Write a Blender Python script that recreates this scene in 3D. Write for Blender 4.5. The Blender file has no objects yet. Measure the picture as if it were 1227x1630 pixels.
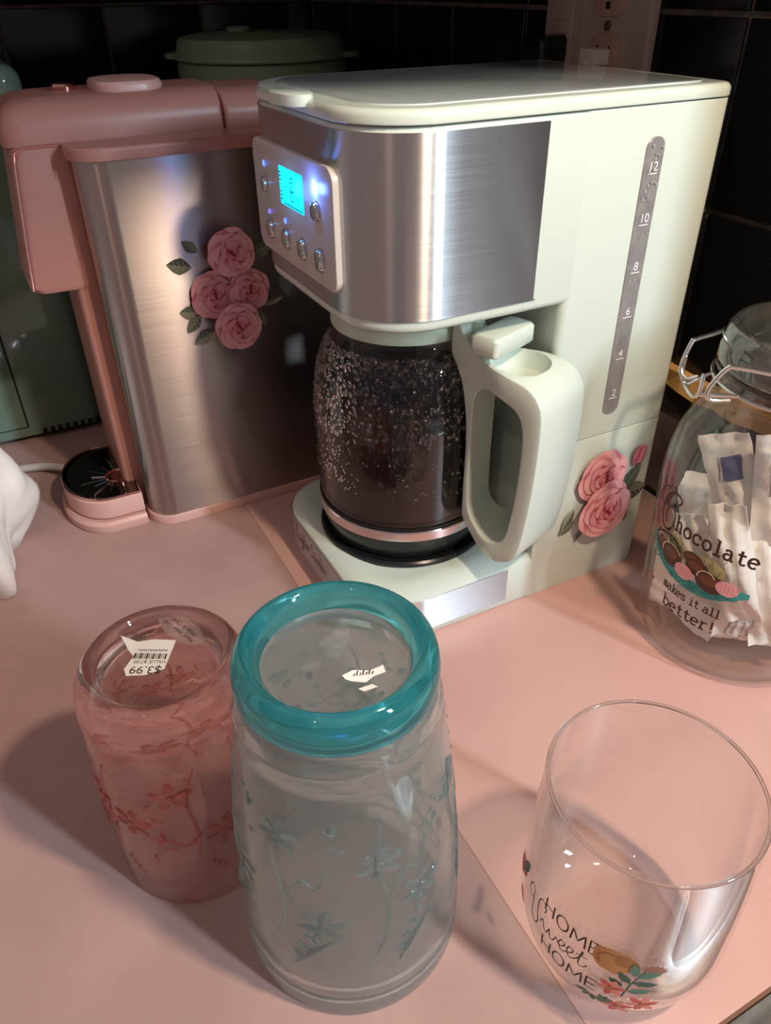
import bpy, bmesh, math, random
from mathutils import Vector, Matrix
random.seed(7)
PI = math.pi
sc = bpy.context.scene
COL = sc.collection

# ------------------------------------------------------------------ camera
# world frame: X runs along the long side of the coffee maker towards the wall, Y along its front, Z up; counter at z = 0
cam_d = bpy.data.cameras.new('camera')
cam = bpy.data.objects.new('camera', cam_d); COL.objects.link(cam)
cr = Vector((0.88764378, -0.46037879, -0.01182737))
cu = Vector((0.27274228, 0.50482641, 0.81900058))
cw = Vector((0.37107972, 0.73020660, -0.57367078))
cm = Matrix((cr, cu, -cw)).transposed().to_4x4()
cm.translation = Vector((-0.15857456, -0.32749639, 0.37114477))
cam.matrix_world = cm
cam_d.sensor_fit = 'VERTICAL'; cam_d.sensor_height = 24.0
cam_d.lens = 24.0 * 1211.456 / 1630.0
cam_d.clip_start = 0.01
sc.camera = cam

# ------------------------------------------------------------------ world, lamps, exposure
wd = bpy.data.worlds.new('dim_kitchen'); sc.world = wd; wd.use_nodes = True
wd.node_tree.nodes['Background'].inputs[0].default_value = (0.62, 0.50, 0.50, 1)
wd.node_tree.nodes['Background'].inputs[1].default_value = 0.23
def lamp(name, kind, loc, power, color, size, target=None, size_y=None):
    d = bpy.data.lights.new(name, kind); d.energy = power; d.color = color
    if kind == 'AREA':
        d.shape = 'RECTANGLE'; d.size = size; d.size_y = size_y or size
    else:
        d.shadow_soft_size = size
    o = bpy.data.objects.new(name, d); COL.objects.link(o); o.location = loc
    if target is not None:
        o.rotation_euler = (Vector(target) - Vector(loc)).to_track_quat('-Z', 'Y').to_euler()
    return o
lamp('cabinet_bulb', 'POINT', (0.10, -0.40, 0.68), 8.0, (1.0, 0.80, 0.60), 0.022)
lamp('ceiling_bulb', 'POINT', (-0.85, -0.75, 1.35), 2.6, (1.0, 0.72, 0.52), 0.03)
lamp('window_daylight', 'AREA', (0.86, -1.88, 1.15), 23.0, (0.70, 0.87, 1.0), 0.13, (0.1, 0.0, 0.15), 0.7)
sc.view_settings.view_transform = 'Standard'
sc.view_settings.look = 'None'
sc.view_settings.gamma = 1.0
sc.view_settings.use_curve_mapping = False
sc.view_settings.exposure = 0.80
sc.cycles.transparent_max_bounces = 32
sc.cycles.max_bounces = 16
sc.cycles.transmission_bounces = 14
sc.cycles.sample_clamp_indirect = 4.0

# ------------------------------------------------------------------ materials
def s2l(c):
    return tuple(((x / 255) / 12.92 if x / 255 <= 0.04045 else ((x / 255 + 0.055) / 1.055) ** 2.4) for x in c)
MATS = {}
def mat(name, col, rough=0.5, metal=0.0, spec=0.5, noise=None, bump=None, coat=0.0, emit=None, estr=0.0, trans=0.0, ior=1.45, sss=0.0, alpha=1.0):
    """principled material; noise = (scale, colour2, detail); bump = (scale, strength)"""
    if name in MATS: return MATS[name]
    m = bpy.data.materials.new(name); m.use_nodes = True
    nt = m.node_tree; b = nt.nodes['Principled BSDF']
    b.inputs['Base Color'].default_value = (*col, 1)
    b.inputs['Roughness'].default_value = rough
    b.inputs['Metallic'].default_value = metal
    b.inputs['Specular IOR Level'].default_value = spec
    b.inputs['Coat Weight'].default_value = coat
    b.inputs['IOR'].default_value = ior
    b.inputs['Transmission Weight'].default_value = trans
    if emit:
        b.inputs['Emission Color'].default_value = (*emit, 1); b.inputs['Emission Strength'].default_value = estr
    tc = nt.nodes.new('ShaderNodeTexCoord')
    if noise:
        n = nt.nodes.new('ShaderNodeTexNoise'); n.inputs['Scale'].default_value = noise[0]
        n.inputs['Detail'].default_value = noise[2] if len(noise) > 2 else 4
        nt.links.new(tc.outputs['Object'], n.inputs['Vector'])
        r = nt.nodes.new('ShaderNodeValToRGB')
        r.color_ramp.elements[0].position = 0.35; r.color_ramp.elements[1].position = 0.65
        r.color_ramp.elements[0].color = (*col, 1); r.color_ramp.elements[1].color = (*noise[1], 1)
        nt.links.new(n.outputs['Fac'], r.inputs['Fac']); nt.links.new(r.outputs['Color'], b.inputs['Base Color'])
    if bump:
        n2 = nt.nodes.new('ShaderNodeTexNoise'); n2.inputs['Scale'].default_value = bump[0]; n2.inputs['Detail'].default_value = 3
        nt.links.new(tc.outputs['Object'], n2.inputs['Vector'])
        bp = nt.nodes.new('ShaderNodeBump'); bp.inputs['Strength'].default_value = bump[1]; bp.inputs['Distance'].default_value = 0.001
        nt.links.new(n2.outputs['Fac'], bp.inputs['Height']); nt.links.new(bp.outputs['Normal'], b.inputs['Normal'])
    MATS[name] = m
    return m

def steel(name, col, rough, aniso):
    """horizontally brushed steel: highlights stretch vertically"""
    if name in MATS: return MATS[name]
    m = bpy.data.materials.new(name); m.use_nodes = True; nt = m.node_tree; b = nt.nodes['Principled BSDF']
    b.inputs['Base Color'].default_value = (*col, 1); b.inputs['Metallic'].default_value = 1.0
    b.inputs['Roughness'].default_value = rough; b.inputs['Anisotropic'].default_value = aniso
    b.inputs['Anisotropic Rotation'].default_value = 0.25
    tg = nt.nodes.new('ShaderNodeTangent'); tg.direction_type = 'RADIAL'; tg.axis = 'Z'
    nt.links.new(tg.outputs[0], b.inputs['Tangent'])
    tc = nt.nodes.new('ShaderNodeTexCoord'); mp = nt.nodes.new('ShaderNodeMapping')
    mp.inputs['Scale'].default_value = (12, 12, 1600)
    nt.links.new(tc.outputs['Object'], mp.inputs[0])
    n = nt.nodes.new('ShaderNodeTexNoise'); n.inputs['Scale'].default_value = 1.0; n.inputs['Detail'].default_value = 2
    nt.links.new(mp.outputs[0], n.inputs['Vector'])
    mr = nt.nodes.new('ShaderNodeMapRange'); mr.inputs['To Min'].default_value = rough * 0.8; mr.inputs['To Max'].default_value = rough * 1.25
    nt.links.new(n.outputs['Fac'], mr.inputs['Value']); nt.links.new(mr.outputs[0], b.inputs['Roughness'])
    MATS[name] = m
    return m

def thin_glass(name, tint, refl=1.0, rough=0.02, haze=0.0, hazecol=(0.8, 0.8, 0.8)):
    """a thin wall of glass: lets light straight through, mirrors by Fresnel"""
    if name in MATS: return MATS[name]
    m = bpy.data.materials.new(name); m.use_nodes = True; nt = m.node_tree
    out = nt.nodes['Material Output']; nt.nodes.remove(nt.nodes['Principled BSDF'])
    t = nt.nodes.new('ShaderNodeBsdfTransparent'); t.inputs[0].default_value = (*tint, 1)
    g = nt.nodes.new('ShaderNodeBsdfGlossy'); g.inputs['Roughness'].default_value = rough
    g.inputs['Color'].default_value = (0.95, 0.95, 0.95, 1)
    lw = nt.nodes.new('ShaderNodeLayerWeight'); lw.inputs['Blend'].default_value = 0.5
    pw = nt.nodes.new('ShaderNodeMath'); pw.operation = 'POWER'; pw.inputs[1].default_value = 4.5
    nt.links.new(lw.outputs['Facing'], pw.inputs[0])
    f = nt.nodes.new('ShaderNodeMath'); f.operation = 'MULTIPLY_ADD'; f.inputs[1].default_value = 0.75; f.inputs[2].default_value = 0.04
    nt.links.new(pw.outputs[0], f.inputs[0])
    mu = nt.nodes.new('ShaderNodeMath'); mu.operation = 'MULTIPLY'; mu.use_clamp = True; mu.inputs[1].default_value = refl
    mx = nt.nodes.new('ShaderNodeMixShader')
    nt.links.new(f.outputs[0], mu.inputs[0]); nt.links.new(mu.outputs[0], mx.inputs[0])
    last = t.outputs[0]
    if haze > 0:
        d = nt.nodes.new('ShaderNodeBsdfTranslucent'); d.inputs[0].default_value = (*hazecol, 1)
        d2 = nt.nodes.new('ShaderNodeBsdfDiffuse'); d2.inputs[0].default_value = (*hazecol, 1)
        m0 = nt.nodes.new('ShaderNodeMixShader'); m0.inputs[0].default_value = 0.5
        nt.links.new(d.outputs[0], m0.inputs[1]); nt.links.new(d2.outputs[0], m0.inputs[2])
        m1 = nt.nodes.new('ShaderNodeMixShader'); m1.inputs[0].default_value = haze
        nt.links.new(t.outputs[0], m1.inputs[1]); nt.links.new(m0.outputs[0], m1.inputs[2]); last = m1.outputs[0]
    nt.links.new(last, mx.inputs[1]); nt.links.new(g.outputs[0], mx.inputs[2])
    nt.links.new(mx.outputs[0], out.inputs['Surface'])
    MATS[name] = m
    return m

# ------------------------------------------------------------------ objects
def mesh_obj(name, verts, faces, m, parent=None, smooth=True, angle=35, mats=None, fmat=None):
    me = bpy.data.meshes.new(name)
    me.from_pydata([tuple(v) for v in verts], [], [tuple(f) for f in faces]); me.update()
    for x in (mats or [m]): me.materials.append(x)
    if fmat: me.polygons.foreach_set('material_index', fmat)
    bm = bmesh.new(); bm.from_mesh(me); bmesh.ops.recalc_face_normals(bm, faces=bm.faces) if not fmat else None
    bm.to_mesh(me); bm.free()
    if smooth:
        me.polygons.foreach_set('use_smooth', [True] * len(me.polygons))
        me.set_sharp_from_angle(angle=math.radians(angle))
    o = bpy.data.objects.new(name, me); COL.objects.link(o)
    if parent is not None: o.parent = parent
    return o
def thing(name, label, cat, loc=(0, 0, 0), group=None):
    o = bpy.data.objects.new(name, None); COL.objects.link(o); o.location = loc
    o.empty_display_size = 0.02
    o['label'] = label; o['category'] = cat
    if group: o['group'] = group
    return o
def tag(o, label, cat, group=None):
    o['label'] = label; o['category'] = cat
    if group: o['group'] = group
    return o
def struct(o): o['kind'] = 'structure'; return o

class MB:
    """collects verts / faces of one mesh"""
    def __init__(s): s.v = []; s.f = []
    def add(s, v, f):
        n = len(s.v); s.v += [tuple(x) for x in v]; s.f += [tuple(i + n for i in q) for q in f]; return s
    def rings(s, rings, cap0=True, cap1=True, closed=True):
        n = len(rings[0]); v = [p for r in rings for p in r]; f = []
        for k in range(len(rings) - 1):
            for i in range(n if closed else n - 1):
                j = (i + 1) % n
                f.append((k * n + i, k * n + j, (k + 1) * n + j, (k + 1) * n + i))
        if cap0: f.append(tuple(reversed(range(n))))
        if cap1: f.append(tuple((len(rings) - 1) * n + i for i in range(n)))
        return s.add(v, f)
    def lathe(s, prof, c=(0, 0), seg=72, wob=None):
        rings = []
        for r, z in prof:
            rings.append([(c[0] + max(r, 1e-5) * math.cos(2 * PI * i / seg), c[1] + max(r, 1e-5) * math.sin(2 * PI * i / seg), z) for i in range(seg)])
        return s.rings(rings, False, False)
    def box(s, x0, x1, y0, y1, z0, z1, bev=0.0):
        if bev <= 0:
            v = [(x, y, z) for z in (z0, z1) for y in (y0, y1) for x in (x0, x1)]
            return s.add(v, [(0, 2, 3, 1), (4, 5, 7, 6), (0, 1, 5, 4), (2, 6, 7, 3), (0, 4, 6, 2), (1, 3, 7, 5)])
        return s.rprism(x0, x1, y0, y1, (bev,) * 4, z0, z1, bev, 3)
    def rprism(s, x0, x1, y0, y1, rad, z0, z1, bev=0.002, n=10, steps=4, bev0=None):
        bev0 = bev if bev0 is None else bev0
        rr = []
        prof = []
        for k in range(steps + 1):
            t = k / steps * PI / 2
            prof.append((bev0 * (1 - math.sin(t)), z0 + bev0 * (1 - math.cos(t))))
        for k in range(steps + 1):
            t = k / steps * PI / 2
            prof.append((bev * (1 - math.cos(t)), z1 - bev * (1 - math.sin(t))))
        for d, z in prof: rr.append([(x, y, z) for x, y in rrect(x0 + d, x1 - d, y0 + d, y1 - d, [max(r - d, 0.0004) for r in rad], n)])
        return s.rings(rr)
    def tube(s, path, r, seg=8, cap=True):
        path = [Vector(p) for p in path]; rings = []
        up = None
        for i, p in enumerate(path):
            t = (path[min(i + 1, len(path) - 1)] - path[max(i - 1, 0)]).normalized()
            if up is None:
                up = Vector((0, 0, 1)) if abs(t.z) < 0.9 else Vector((1, 0, 0))
            b = t.cross(up).normalized(); up = b.cross(t).normalized()
            rr = r[i] if isinstance(r, (list, tuple)) else r
            rings.append([p + rr * (math.cos(2 * PI * k / seg) * b + math.sin(2 * PI * k / seg) * up) for k in range(seg)])
        return s.rings(rings, cap, cap)
    def blob(s, c, rx, ry, rz, seg=10, rows=6):
        rings = []
        for k in range(1, rows):
            t = PI * k / rows
            rings.append([(c[0] + rx * math.sin(t) * math.cos(2 * PI * i / seg), c[1] + ry * math.sin(t) * math.sin(2 * PI * i / seg), c[2] - rz * math.cos(t)) for i in range(seg)])
        return s.rings(rings)
    def build(s, name, m, parent=None, smooth=True, angle=35): return mesh_obj(name, s.v, s.f, m, parent, smooth, angle)

def rrect(x0, x1, y0, y1, rad, n=10):
    """rounded rectangle, corners (x0y0, x1y0, x1y1, x0y1), counter-clockwise"""
    out = []
    for (cx, cy, r, a0) in ((x0 + rad[0], y0 + rad[0], rad[0], PI), (x1 - rad[1], y0 + rad[1], rad[1], 1.5 * PI), (x1 - rad[2], y1 - rad[2], rad[2], 0), (x0 + rad[3], y1 - rad[3], rad[3], PI / 2)):
        for k in range(n + 1):
            a = a0 + PI / 2 * k / n
            out.append((cx + r * math.cos(a), cy + r * math.sin(a)))
    return out
def catmull(pts, n=8, closed=False):
    out = []; L = len(pts)
    for i in range(L if closed else L - 1):
        p0 = pts[(i - 1) % L] if closed or i > 0 else pts[0]
        p1 = pts[i]; p2 = pts[(i + 1) % L]
        p3 = pts[(i + 2) % L] if closed or i + 2 < L else pts[-1]
        for k in range(n):
            t = k / n
            out.append(tuple(0.5 * (2 * b + (c - a) * t + (2 * a - 5 * b + 4 * c - d) * t * t + (-a + 3 * b - 3 * c + d) * t ** 3) for a, b, c, d in zip(p0, p1, p2, p3)))
    if not closed: out.append(tuple(pts[-1]))
    return out

# flat print: 2-D shapes laid on a surface
class Decal:
    def __init__(s, surf, step=0.00004):
        s.surf = surf; s.v = []; s.f = []; s.fm = []; s.mats = []; s.off = 0.0; s.step = step
    def mi(s, m):
        if m not in s.mats: s.mats.append(m)
        return s.mats.index(m)
    def put(s, v2, faces, m):
        n = len(s.v); k = s.mi(m)
        s.v += [s.surf(x, y, s.off) for x, y in v2]
        for f in faces: s.f.append(tuple(i + n for i in f)); s.fm.append(k)
        s.off += s.step
    def poly(s, pts, m, rings=3, c=None):
        cx, cy = c or (sum(p[0] for p in pts) / len(pts), sum(p[1] for p in pts) / len(pts))
        n = len(pts); v = [(cx, cy)]; f = []
        for r in range(1, rings + 1):
            t = r / rings
            v += [(cx + (x - cx) * t, cy + (y - cy) * t) for x, y in pts]
        for i in range(n):
            j = (i + 1) % n
            f.append((0, 1 + i, 1 + j))
            for r in range(rings - 1): f.append((1 + r * n + i, 1 + (r + 1) * n + i, 1 + (r + 1) * n + j, 1 + r * n + j))
        s.put(v, f, m)
    def stroke(s, pts, w, m):
        v = []; f = []; n = len(pts)
        for i, (x, y) in enumerate(pts):
            a = pts[max(i - 1, 0)]; b = pts[min(i + 1, n - 1)]
            dx, dy = b[0] - a[0], b[1] - a[1]; l = math.hypot(dx, dy) or 1
            ww = (w[i] if isinstance(w, (list, tuple)) else w) / 2
            v += [(x - dy / l * ww, y + dx / l * ww), (x + dy / l * ww, y - dx / l * ww)]
        for i in range(n - 1): f.append((2 * i, 2 * i + 1, 2 * i + 3, 2 * i + 2))
        s.put(v, f, m)
    def text(s, body, size, x, y, m, rot=0.0, align='LEFT', spacing=1.0):
        cu_ = bpy.data.curves.new('text', 'FONT'); cu_.body = body; cu_.size = size; cu_.align_x = align; cu_.space_character = spacing
        to = bpy.data.objects.new('text', cu_); COL.objects.link(to)
        me = bpy.data.meshes.new_from_object(to)
        c, sn = math.cos(rot), math.sin(rot)
        v2 = [(x + v.co.x * c - v.co.y * sn, y + v.co.x * sn + v.co.y * c) for v in me.vertices]
        s.put(v2, [tuple(p.vertices) for p in me.polygons], m)
        bpy.data.objects.remove(to); bpy.data.curves.remove(cu_); bpy.data.meshes.remove(me)
    def build(s, name, parent):
        return mesh_obj(name, s.v, s.f, None, parent, False, mats=s.mats, fmat=s.fm)
def ell(cx, cy, rx, ry, rot=0, n=20, wob=0, seed=0):
    rnd = random.Random(seed); c, sn = math.cos(rot), math.sin(rot); out = []
    ph = [rnd.uniform(0, 6.28) for _ in range(3)]
    for i in range(n):
        a = 2 * PI * i / n
        k = 1 + wob * (math.sin(3 * a + ph[0]) + 0.6 * math.sin(5 * a + ph[1]) + 0.5 * math.sin(8 * a + ph[2]))
        x, y = rx * k * math.cos(a), ry * k * math.sin(a)
        out.append((cx + x * c - y * sn, cy + x * sn + y * c))
    return out
def arc(cx, cy, rx, ry, a0, a1, n=12, rot=0):
    c, sn = math.cos(rot), math.sin(rot); out = []
    for i in range(n + 1):
        a = math.radians(a0 + (a1 - a0) * i / n); x, y = rx * math.cos(a), ry * math.sin(a)
        out.append((cx + x * c - y * sn, cy + x * sn + y * c))
    return out
def side_surf(x0, y, z0): return lambda u, v, o: (x0 + u, y - 0.00015 - o, z0 + v)
def front_surf(x, y0, z0): return lambda u, v, o: (x - 0.00015 - o, y0 - u, z0 + v)
def top_surf(x0, y0, z, rot):
    c, s_ = math.cos(rot), math.sin(rot)
    return lambda u, v, o: (x0 + u * c - v * s_, y0 + u * s_ + v * c, z + 0.0003 + o)
def round_surf(rfun, th0, z0):
    def fn(u, v, o):
        z = z0 + v; r = rfun(z) + 0.0003 + o; th = th0 + u / rfun(z0)
        return (r * math.cos(th), r * math.sin(th), z)
    return fn

# colours
PINKS = [mat('print_pink_%d' % i, s2l(c), 0.45) for i, c in enumerate([(232, 168, 170), (222, 146, 152), (206, 118, 128), (176, 78, 92), (128, 40, 54)])]
LEAFS = [mat('print_leaf_%d' % i, s2l(c), 0.5) for i, c in enumerate([(120, 126, 104), (92, 104, 88), (150, 152, 128), (74, 84, 78)])]
INK = mat('print_dark_brown', s2l((46, 26, 24)), 0.5)
WHITE_INK = mat('print_white', (0.85, 0.85, 0.85), 0.5)

def rose(d, cx, cy, R, rot=0, seed=0):
    rnd = random.Random(seed)
    for j, (f_, n, shade) in enumerate(((1.0, 6, 0), (.80, 5, 0), (.62, 5, 1), (.46, 4, 1), (.31, 3, 2), (.18, 2, 2))):
        q = R * f_
        d.poly(ell(cx, cy, q * .86, q * .84, rot, 26, .03, seed + j), PINKS[3 if j < 3 else 4], 2)
        for k in range(n):
            a = rot + j * .55 + 2 * PI * k / n + rnd.uniform(-.18, .18); c_ = q * rnd.uniform(.46, .54)
            d.poly(ell(cx + c_ * math.cos(a), cy + c_ * math.sin(a), q * .47, q * .60, a, 18, .035, seed * 9 + k), PINKS[min(shade + 1 + (k % 2), 3)], 2)
            c2 = c_ + q * .06
            d.poly(ell(cx + c2 * math.cos(a + .12), cy + c2 * math.sin(a + .12), q * .40, q * .48, a, 18, .04, seed * 7 + k), PINKS[shade], 2)
            d.stroke(arc(cx + c_ * math.cos(a), cy + c_ * math.sin(a), q * .45, q * .57, -60, 75, 10, a), q * .035, PINKS[0])
            d.stroke(arc(cx + c_ * math.cos(a), cy + c_ * math.sin(a), q * .46, q * .58, 75, 150, 8, a), q * .06, PINKS[3])
    d.poly(ell(cx, cy, R * .07, R * .06, rot, 10), PINKS[4], 1)
def leaf(d, x, y, L, W, rot, k=0):
    c, s_ = math.cos(rot), math.sin(rot)
    prof = [(0, 0), (.2, .6), (.45, 1), (.7, .75), (.88, .35), (1, 0)]
    pts = [(t * L, w * W / 2) for t, w in prof] + [(t * L, -w * W / 2) for t, w in reversed(prof[1:-1])]
    R_ = lambda p: (x + p[0] * c - p[1] * s_, y + p[0] * s_ + p[1] * c)
    d.poly([R_(p) for p in pts], LEAFS[k % 4], 1)
    half = [(t * L, w * W / 2) for t, w in prof]
    d.poly([R_(p) for p in half], LEAFS[(k + 1) % 4], 1)
    d.stroke([R_((0.02 * L, 0)), R_((0.95 * L, 0))], W * 0.06, LEAFS[2])
    for t in (.25, .45, .65):
        d.stroke([R_((t * L, 0)), R_(((t + .15) * L, W * .3))], W * 0.04, LEAFS[2])
        d.stroke([R_((t * L, 0)), R_(((t + .15) * L, -W * .3))], W * 0.04, LEAFS[2])

# slab-serif stroke letters, x-height 1
def C_(cx, cy, rx, ry, a0, a1): return arc(cx, cy, rx, ry, a0, a1, 14)
SLAB = {
 'h': ([[(.05, 1.55), (.25, 1.55), (.25, 0)], [(.25, .7), (.36, .92), (.55, 1.0), (.7, .88), (.74, .6), (.74, 0)], [(.05, 0), (.45, 0)], [(.58, 0), (.92, 0)]], .98),
 'o': ([C_(.45, .5, .37, .5, 0, 360)], .92),
 'c': ([C_(.48, .5, .38, .5, 40, 320), [(.78, .98), (.78, .66)]], .9),
 'l': ([[(.15, 1.55), (.42, 1.55), (.42, 0)], [(.1, 0), (.75, 0)]], .82),
 'a': ([[(.15, .85), (.35, 1.0), (.55, .97), (.66, .75), (.66, .12), (.75, 0), (.9, 0)], C_(.38, .3, .28, .3, 60, 330)], .95),
 't': ([[(.38, 1.4), (.38, .2), (.5, .02), (.68, .02), (.8, .15)], [(.1, .97), (.75, .97)]], .85),
 'e': ([[(.1, .52), (.8, .52)] , C_(.45, .5, .37, .5, 0, 310)], .9),
 'm': ([[(.02, 1.0), (.15, 1.0), (.15, 0)], [(.15, .8), (.3, 1.0), (.42, .9), (.45, .7), (.45, 0)], [(.45, .8), (.6, 1.0), (.74, .9), (.77, .7), (.77, 0)], [(0, 0), (.28, 0)], [(.35, 0), (.57, 0)], [(.65, 0), (.93, 0)]], .98),
 'k': ([[(.05, 1.55), (.25, 1.55), (.25, 0)], [(.25, .4), (.7, .97)], [(.42, .6), (.75, 0)], [(.08, 0), (.42, 0)], [(.58, 0), (.92, 0)], [(.55, .97), (.85, .97)]], .95),
 's': ([[(.72, .7), (.68, .95), (.45, 1.0), (.2, .9), (.2, .65), (.45, .52), (.7, .4), (.72, .12), (.45, 0), (.2, .05), (.15, .3)]], .88),
 'i': ([[(.15, 1.0), (.42, 1.0), (.42, 0)], [(.1, 0), (.75, 0)], [(.40, 1.3), (.40, 1.48)]], .82),
 'b': ([[(.0, 1.55), (.2, 1.55), (.2, 0)], C_(.5, .5, .34, .5, -180, 180)], .95),
 'r': ([[(.08, 1.0), (.28, 1.0), (.28, 0)], [(.28, .65), (.45, .95), (.65, 1.0), (.8, .88)], [(.05, 0), (.6, 0)]], .9),
 '!': ([[(.35, 1.5), (.35, .45)], [(.35, .18), (.35, 0)]], .6), ' ': ([], .6)}
def slab_text(d, txt, x, y, h, w, m, pitch=1.08):
    for ch in txt:
        st, adv = SLAB[ch]
        for p in st: d.stroke([(x + a * h, y + b * h) for a, b in p], w, m)
        x += adv * h * pitch
    return x
# joined hand-written letters, x-height 1
HAND = {
 'T': ([[(-.1, 2.3), (.5, 2.5), (1.2, 2.35)], [(.6, 2.4), (.5, 1.2), (.3, .05), (.1, .2)]], 1.1),
 'a': ([[(.7, .85), (.4, 1.0), (.1, .6), (.15, .1), (.45, .1), (.7, .8), (.68, .2), (.95, .1)]], .95),
 'y': ([[(.05, .9), (.15, .2), (.4, .1), (.65, .9), (.55, -.5), (.25, -1.1), (.1, -.7), (.95, .2)]], .95),
 'l': ([[(.0, .1), (.35, 1.2), (.35, 2.1), (.15, 1.9), (.15, .4), (.4, .05), (.6, .2)]], .6),
 'o': ([[(.45, .95), (.1, .6), (.2, .05), (.55, .1), (.6, .7), (.4, .95), (.9, .75)]], .85),
 'r': ([[(.0, .6), (.15, 1.05), (.3, .85), (.3, .05), (.35, .6), (.65, .95), (.8, .8)]], .85),
 'S': ([[(.9, 2.0), (.6, 2.4), (.2, 2.0), (.4, 1.4), (.8, .9), (.7, .2), (.2, -.1), (-.1, .3)]], 1.05),
 'w': ([[(.0, .9), (.15, .1), (.35, .1), (.5, .8), (.6, .1), (.85, .15), (.95, .9), (1.1, .8)]], 1.1),
 'e': ([[(.0, .2), (.5, .6), (.35, 1.0), (.08, .6), (.2, .05), (.7, .25)]], .7),
 'd': ([[(.6, .9), (.3, 1.0), (.08, .5), (.3, .05), (.6, .6), (.68, 2.1), (.62, .3), (.9, .1)]], .9),
 'n': ([[(.0, .9), (.12, .9), (.12, 0), (.2, .7), (.45, 1.0), (.6, .7), (.6, .1), (.85, .1)]], .85),
 't': ([[(.0, .2), (.3, 1.2), (.35, 2.0), (.28, .3), (.5, .0), (.8, .3)], [(.0, 1.35), (.75, 1.5)]], .75), ' ': ([], .5)}
def hand_text(d, txt, x, y, h, w, m):
    for ch in txt:
        st, adv = HAND[ch]
        for p in st: d.stroke(catmull([(x + a * h, y + b * h) for a, b in p], 5), w, m)
        x += adv * h
    return x

# ================================================================== SETTING
PITCH = 0.116
WALL_A = 0.302; WALL_B = 0.772; ZT0 = 0.1185
grout = mat('grout', s2l((112, 98, 90)), 0.9, noise=(60, s2l((86, 74, 68))), bump=(300, .4))
tile_m = mat('black_tile', (0.006, 0.006, 0.0065), 0.16, spec=0.45, bump=(14, .05))
wall_r = struct(MB().box(WALL_A, WALL_A + 0.05, -0.2822, WALL_B + 0.05, ZT0, 1.0).build('wall_right', grout, smooth=False))
wall_l = struct(MB().box(-0.95, WALL_A, WALL_B, WALL_B + 0.05, 0.0, 1.0).build('wall_back', grout, smooth=False))
t = PITCH - 0.0035
me_t = MB().box(-0.0022, 0.004, 0, t, 0, t, 0.0009).build('tile', tile_m, wall_r)
first = True
rnd = random.Random(3)
for row in range(5):
    for k in range(-3, 7):
        y0 = 0.0675 + 0.00175 + PITCH * k
        if y0 + t > WALL_B + 0.01: continue
        if first: o = me_t; first = False
        else:
            o = me_t.copy(); COL.objects.link(o); o.parent = wall_r
        o.location = (WALL_A + rnd.uniform(-.0003, .0003), y0, ZT0 + 0.00175 + PITCH * row)
        o.rotation_euler = (0, rnd.uniform(-.004, .004), rnd.uniform(-.004, .004))
me_b = MB().box(0, t, -0.0022, 0.004, 0, t, 0.0009).build('tile', tile_m, wall_l)
first = True
for row in range(5):
    for k in range(-7, 3):
        x0 = 0.038 + 0.00175 + PITCH * k
        if first: o = me_b; first = False
        else:
            o = me_b.copy(); COL.objects.link(o); o.parent = wall_l
        o.location = (x0, WALL_B + rnd.uniform(-.0003, .0003), ZT0 + 0.00175 + PITCH * row)
        o.rotation_euler = (rnd.uniform(-.004, .004), 0, rnd.uniform(-.004, .004))
# unseen cupboards added overhead to shade the pod machine and the counter's back
cup = mat('cupboard_paint', s2l((168, 158, 150)), 0.5)
struct(MB().box(0.0, WALL_A, -0.15, WALL_B, 0.50, 1.0).build('added_cupboard_right', cup, smooth=False))
struct(MB().box(-0.95, 0.0, 0.45, WALL_B, 0.50, 1.0).build('added_cupboard_back', cup, smooth=False))
# raw strips below the tiles on the right wall
wood = mat('raw_wood', s2l((236, 190, 118)), 0.7, noise=(40, s2l((200, 146, 84))), bump=(90, .5))
dark = mat('dark_paint', s2l((44, 38, 36)), 0.6, noise=(30, s2l((28, 24, 22))))
greyboard = mat('grey_board', s2l((120, 108, 104)), 0.7, noise=(25, s2l((96, 84, 80))), bump=(120, .3))
tr = struct(MB().box(WALL_A - 0.004, WALL_A + 0.05, -0.2822, WALL_B, 0.006, 0.083).build('trim_1', greyboard, smooth=False))
mb = MB()
rings = []
for k in range(61):
    y = -0.2822 + 1.052 * k / 60; j = 0.0016 * math.sin(k * 2.3) + 0.001 * math.sin(k * 5.1)
    rings.append([(WALL_A - 0.010 + j, y, 0.1025 + 0.6 * j), (WALL_A + 0.04, y, 0.1025), (WALL_A + 0.04, y, 0.1175), (WALL_A - 0.009 - j, y, 0.1175 + 0.5 * j)])
mb.rings(rings)
struct(mb.build('trim_2', wood, smooth=False))
struct(MB().box(WALL_A - 0.006, WALL_A + 0.05, -0.2822, WALL_B, 0.083, 0.1015).build('trim_3', dark, smooth=False))
struct(MB().box(WALL_A - 0.004, WALL_A + 0.05, -0.2822, WALL_B, 0.0, 0.006).build('trim_4', dark, smooth=False))

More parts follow.
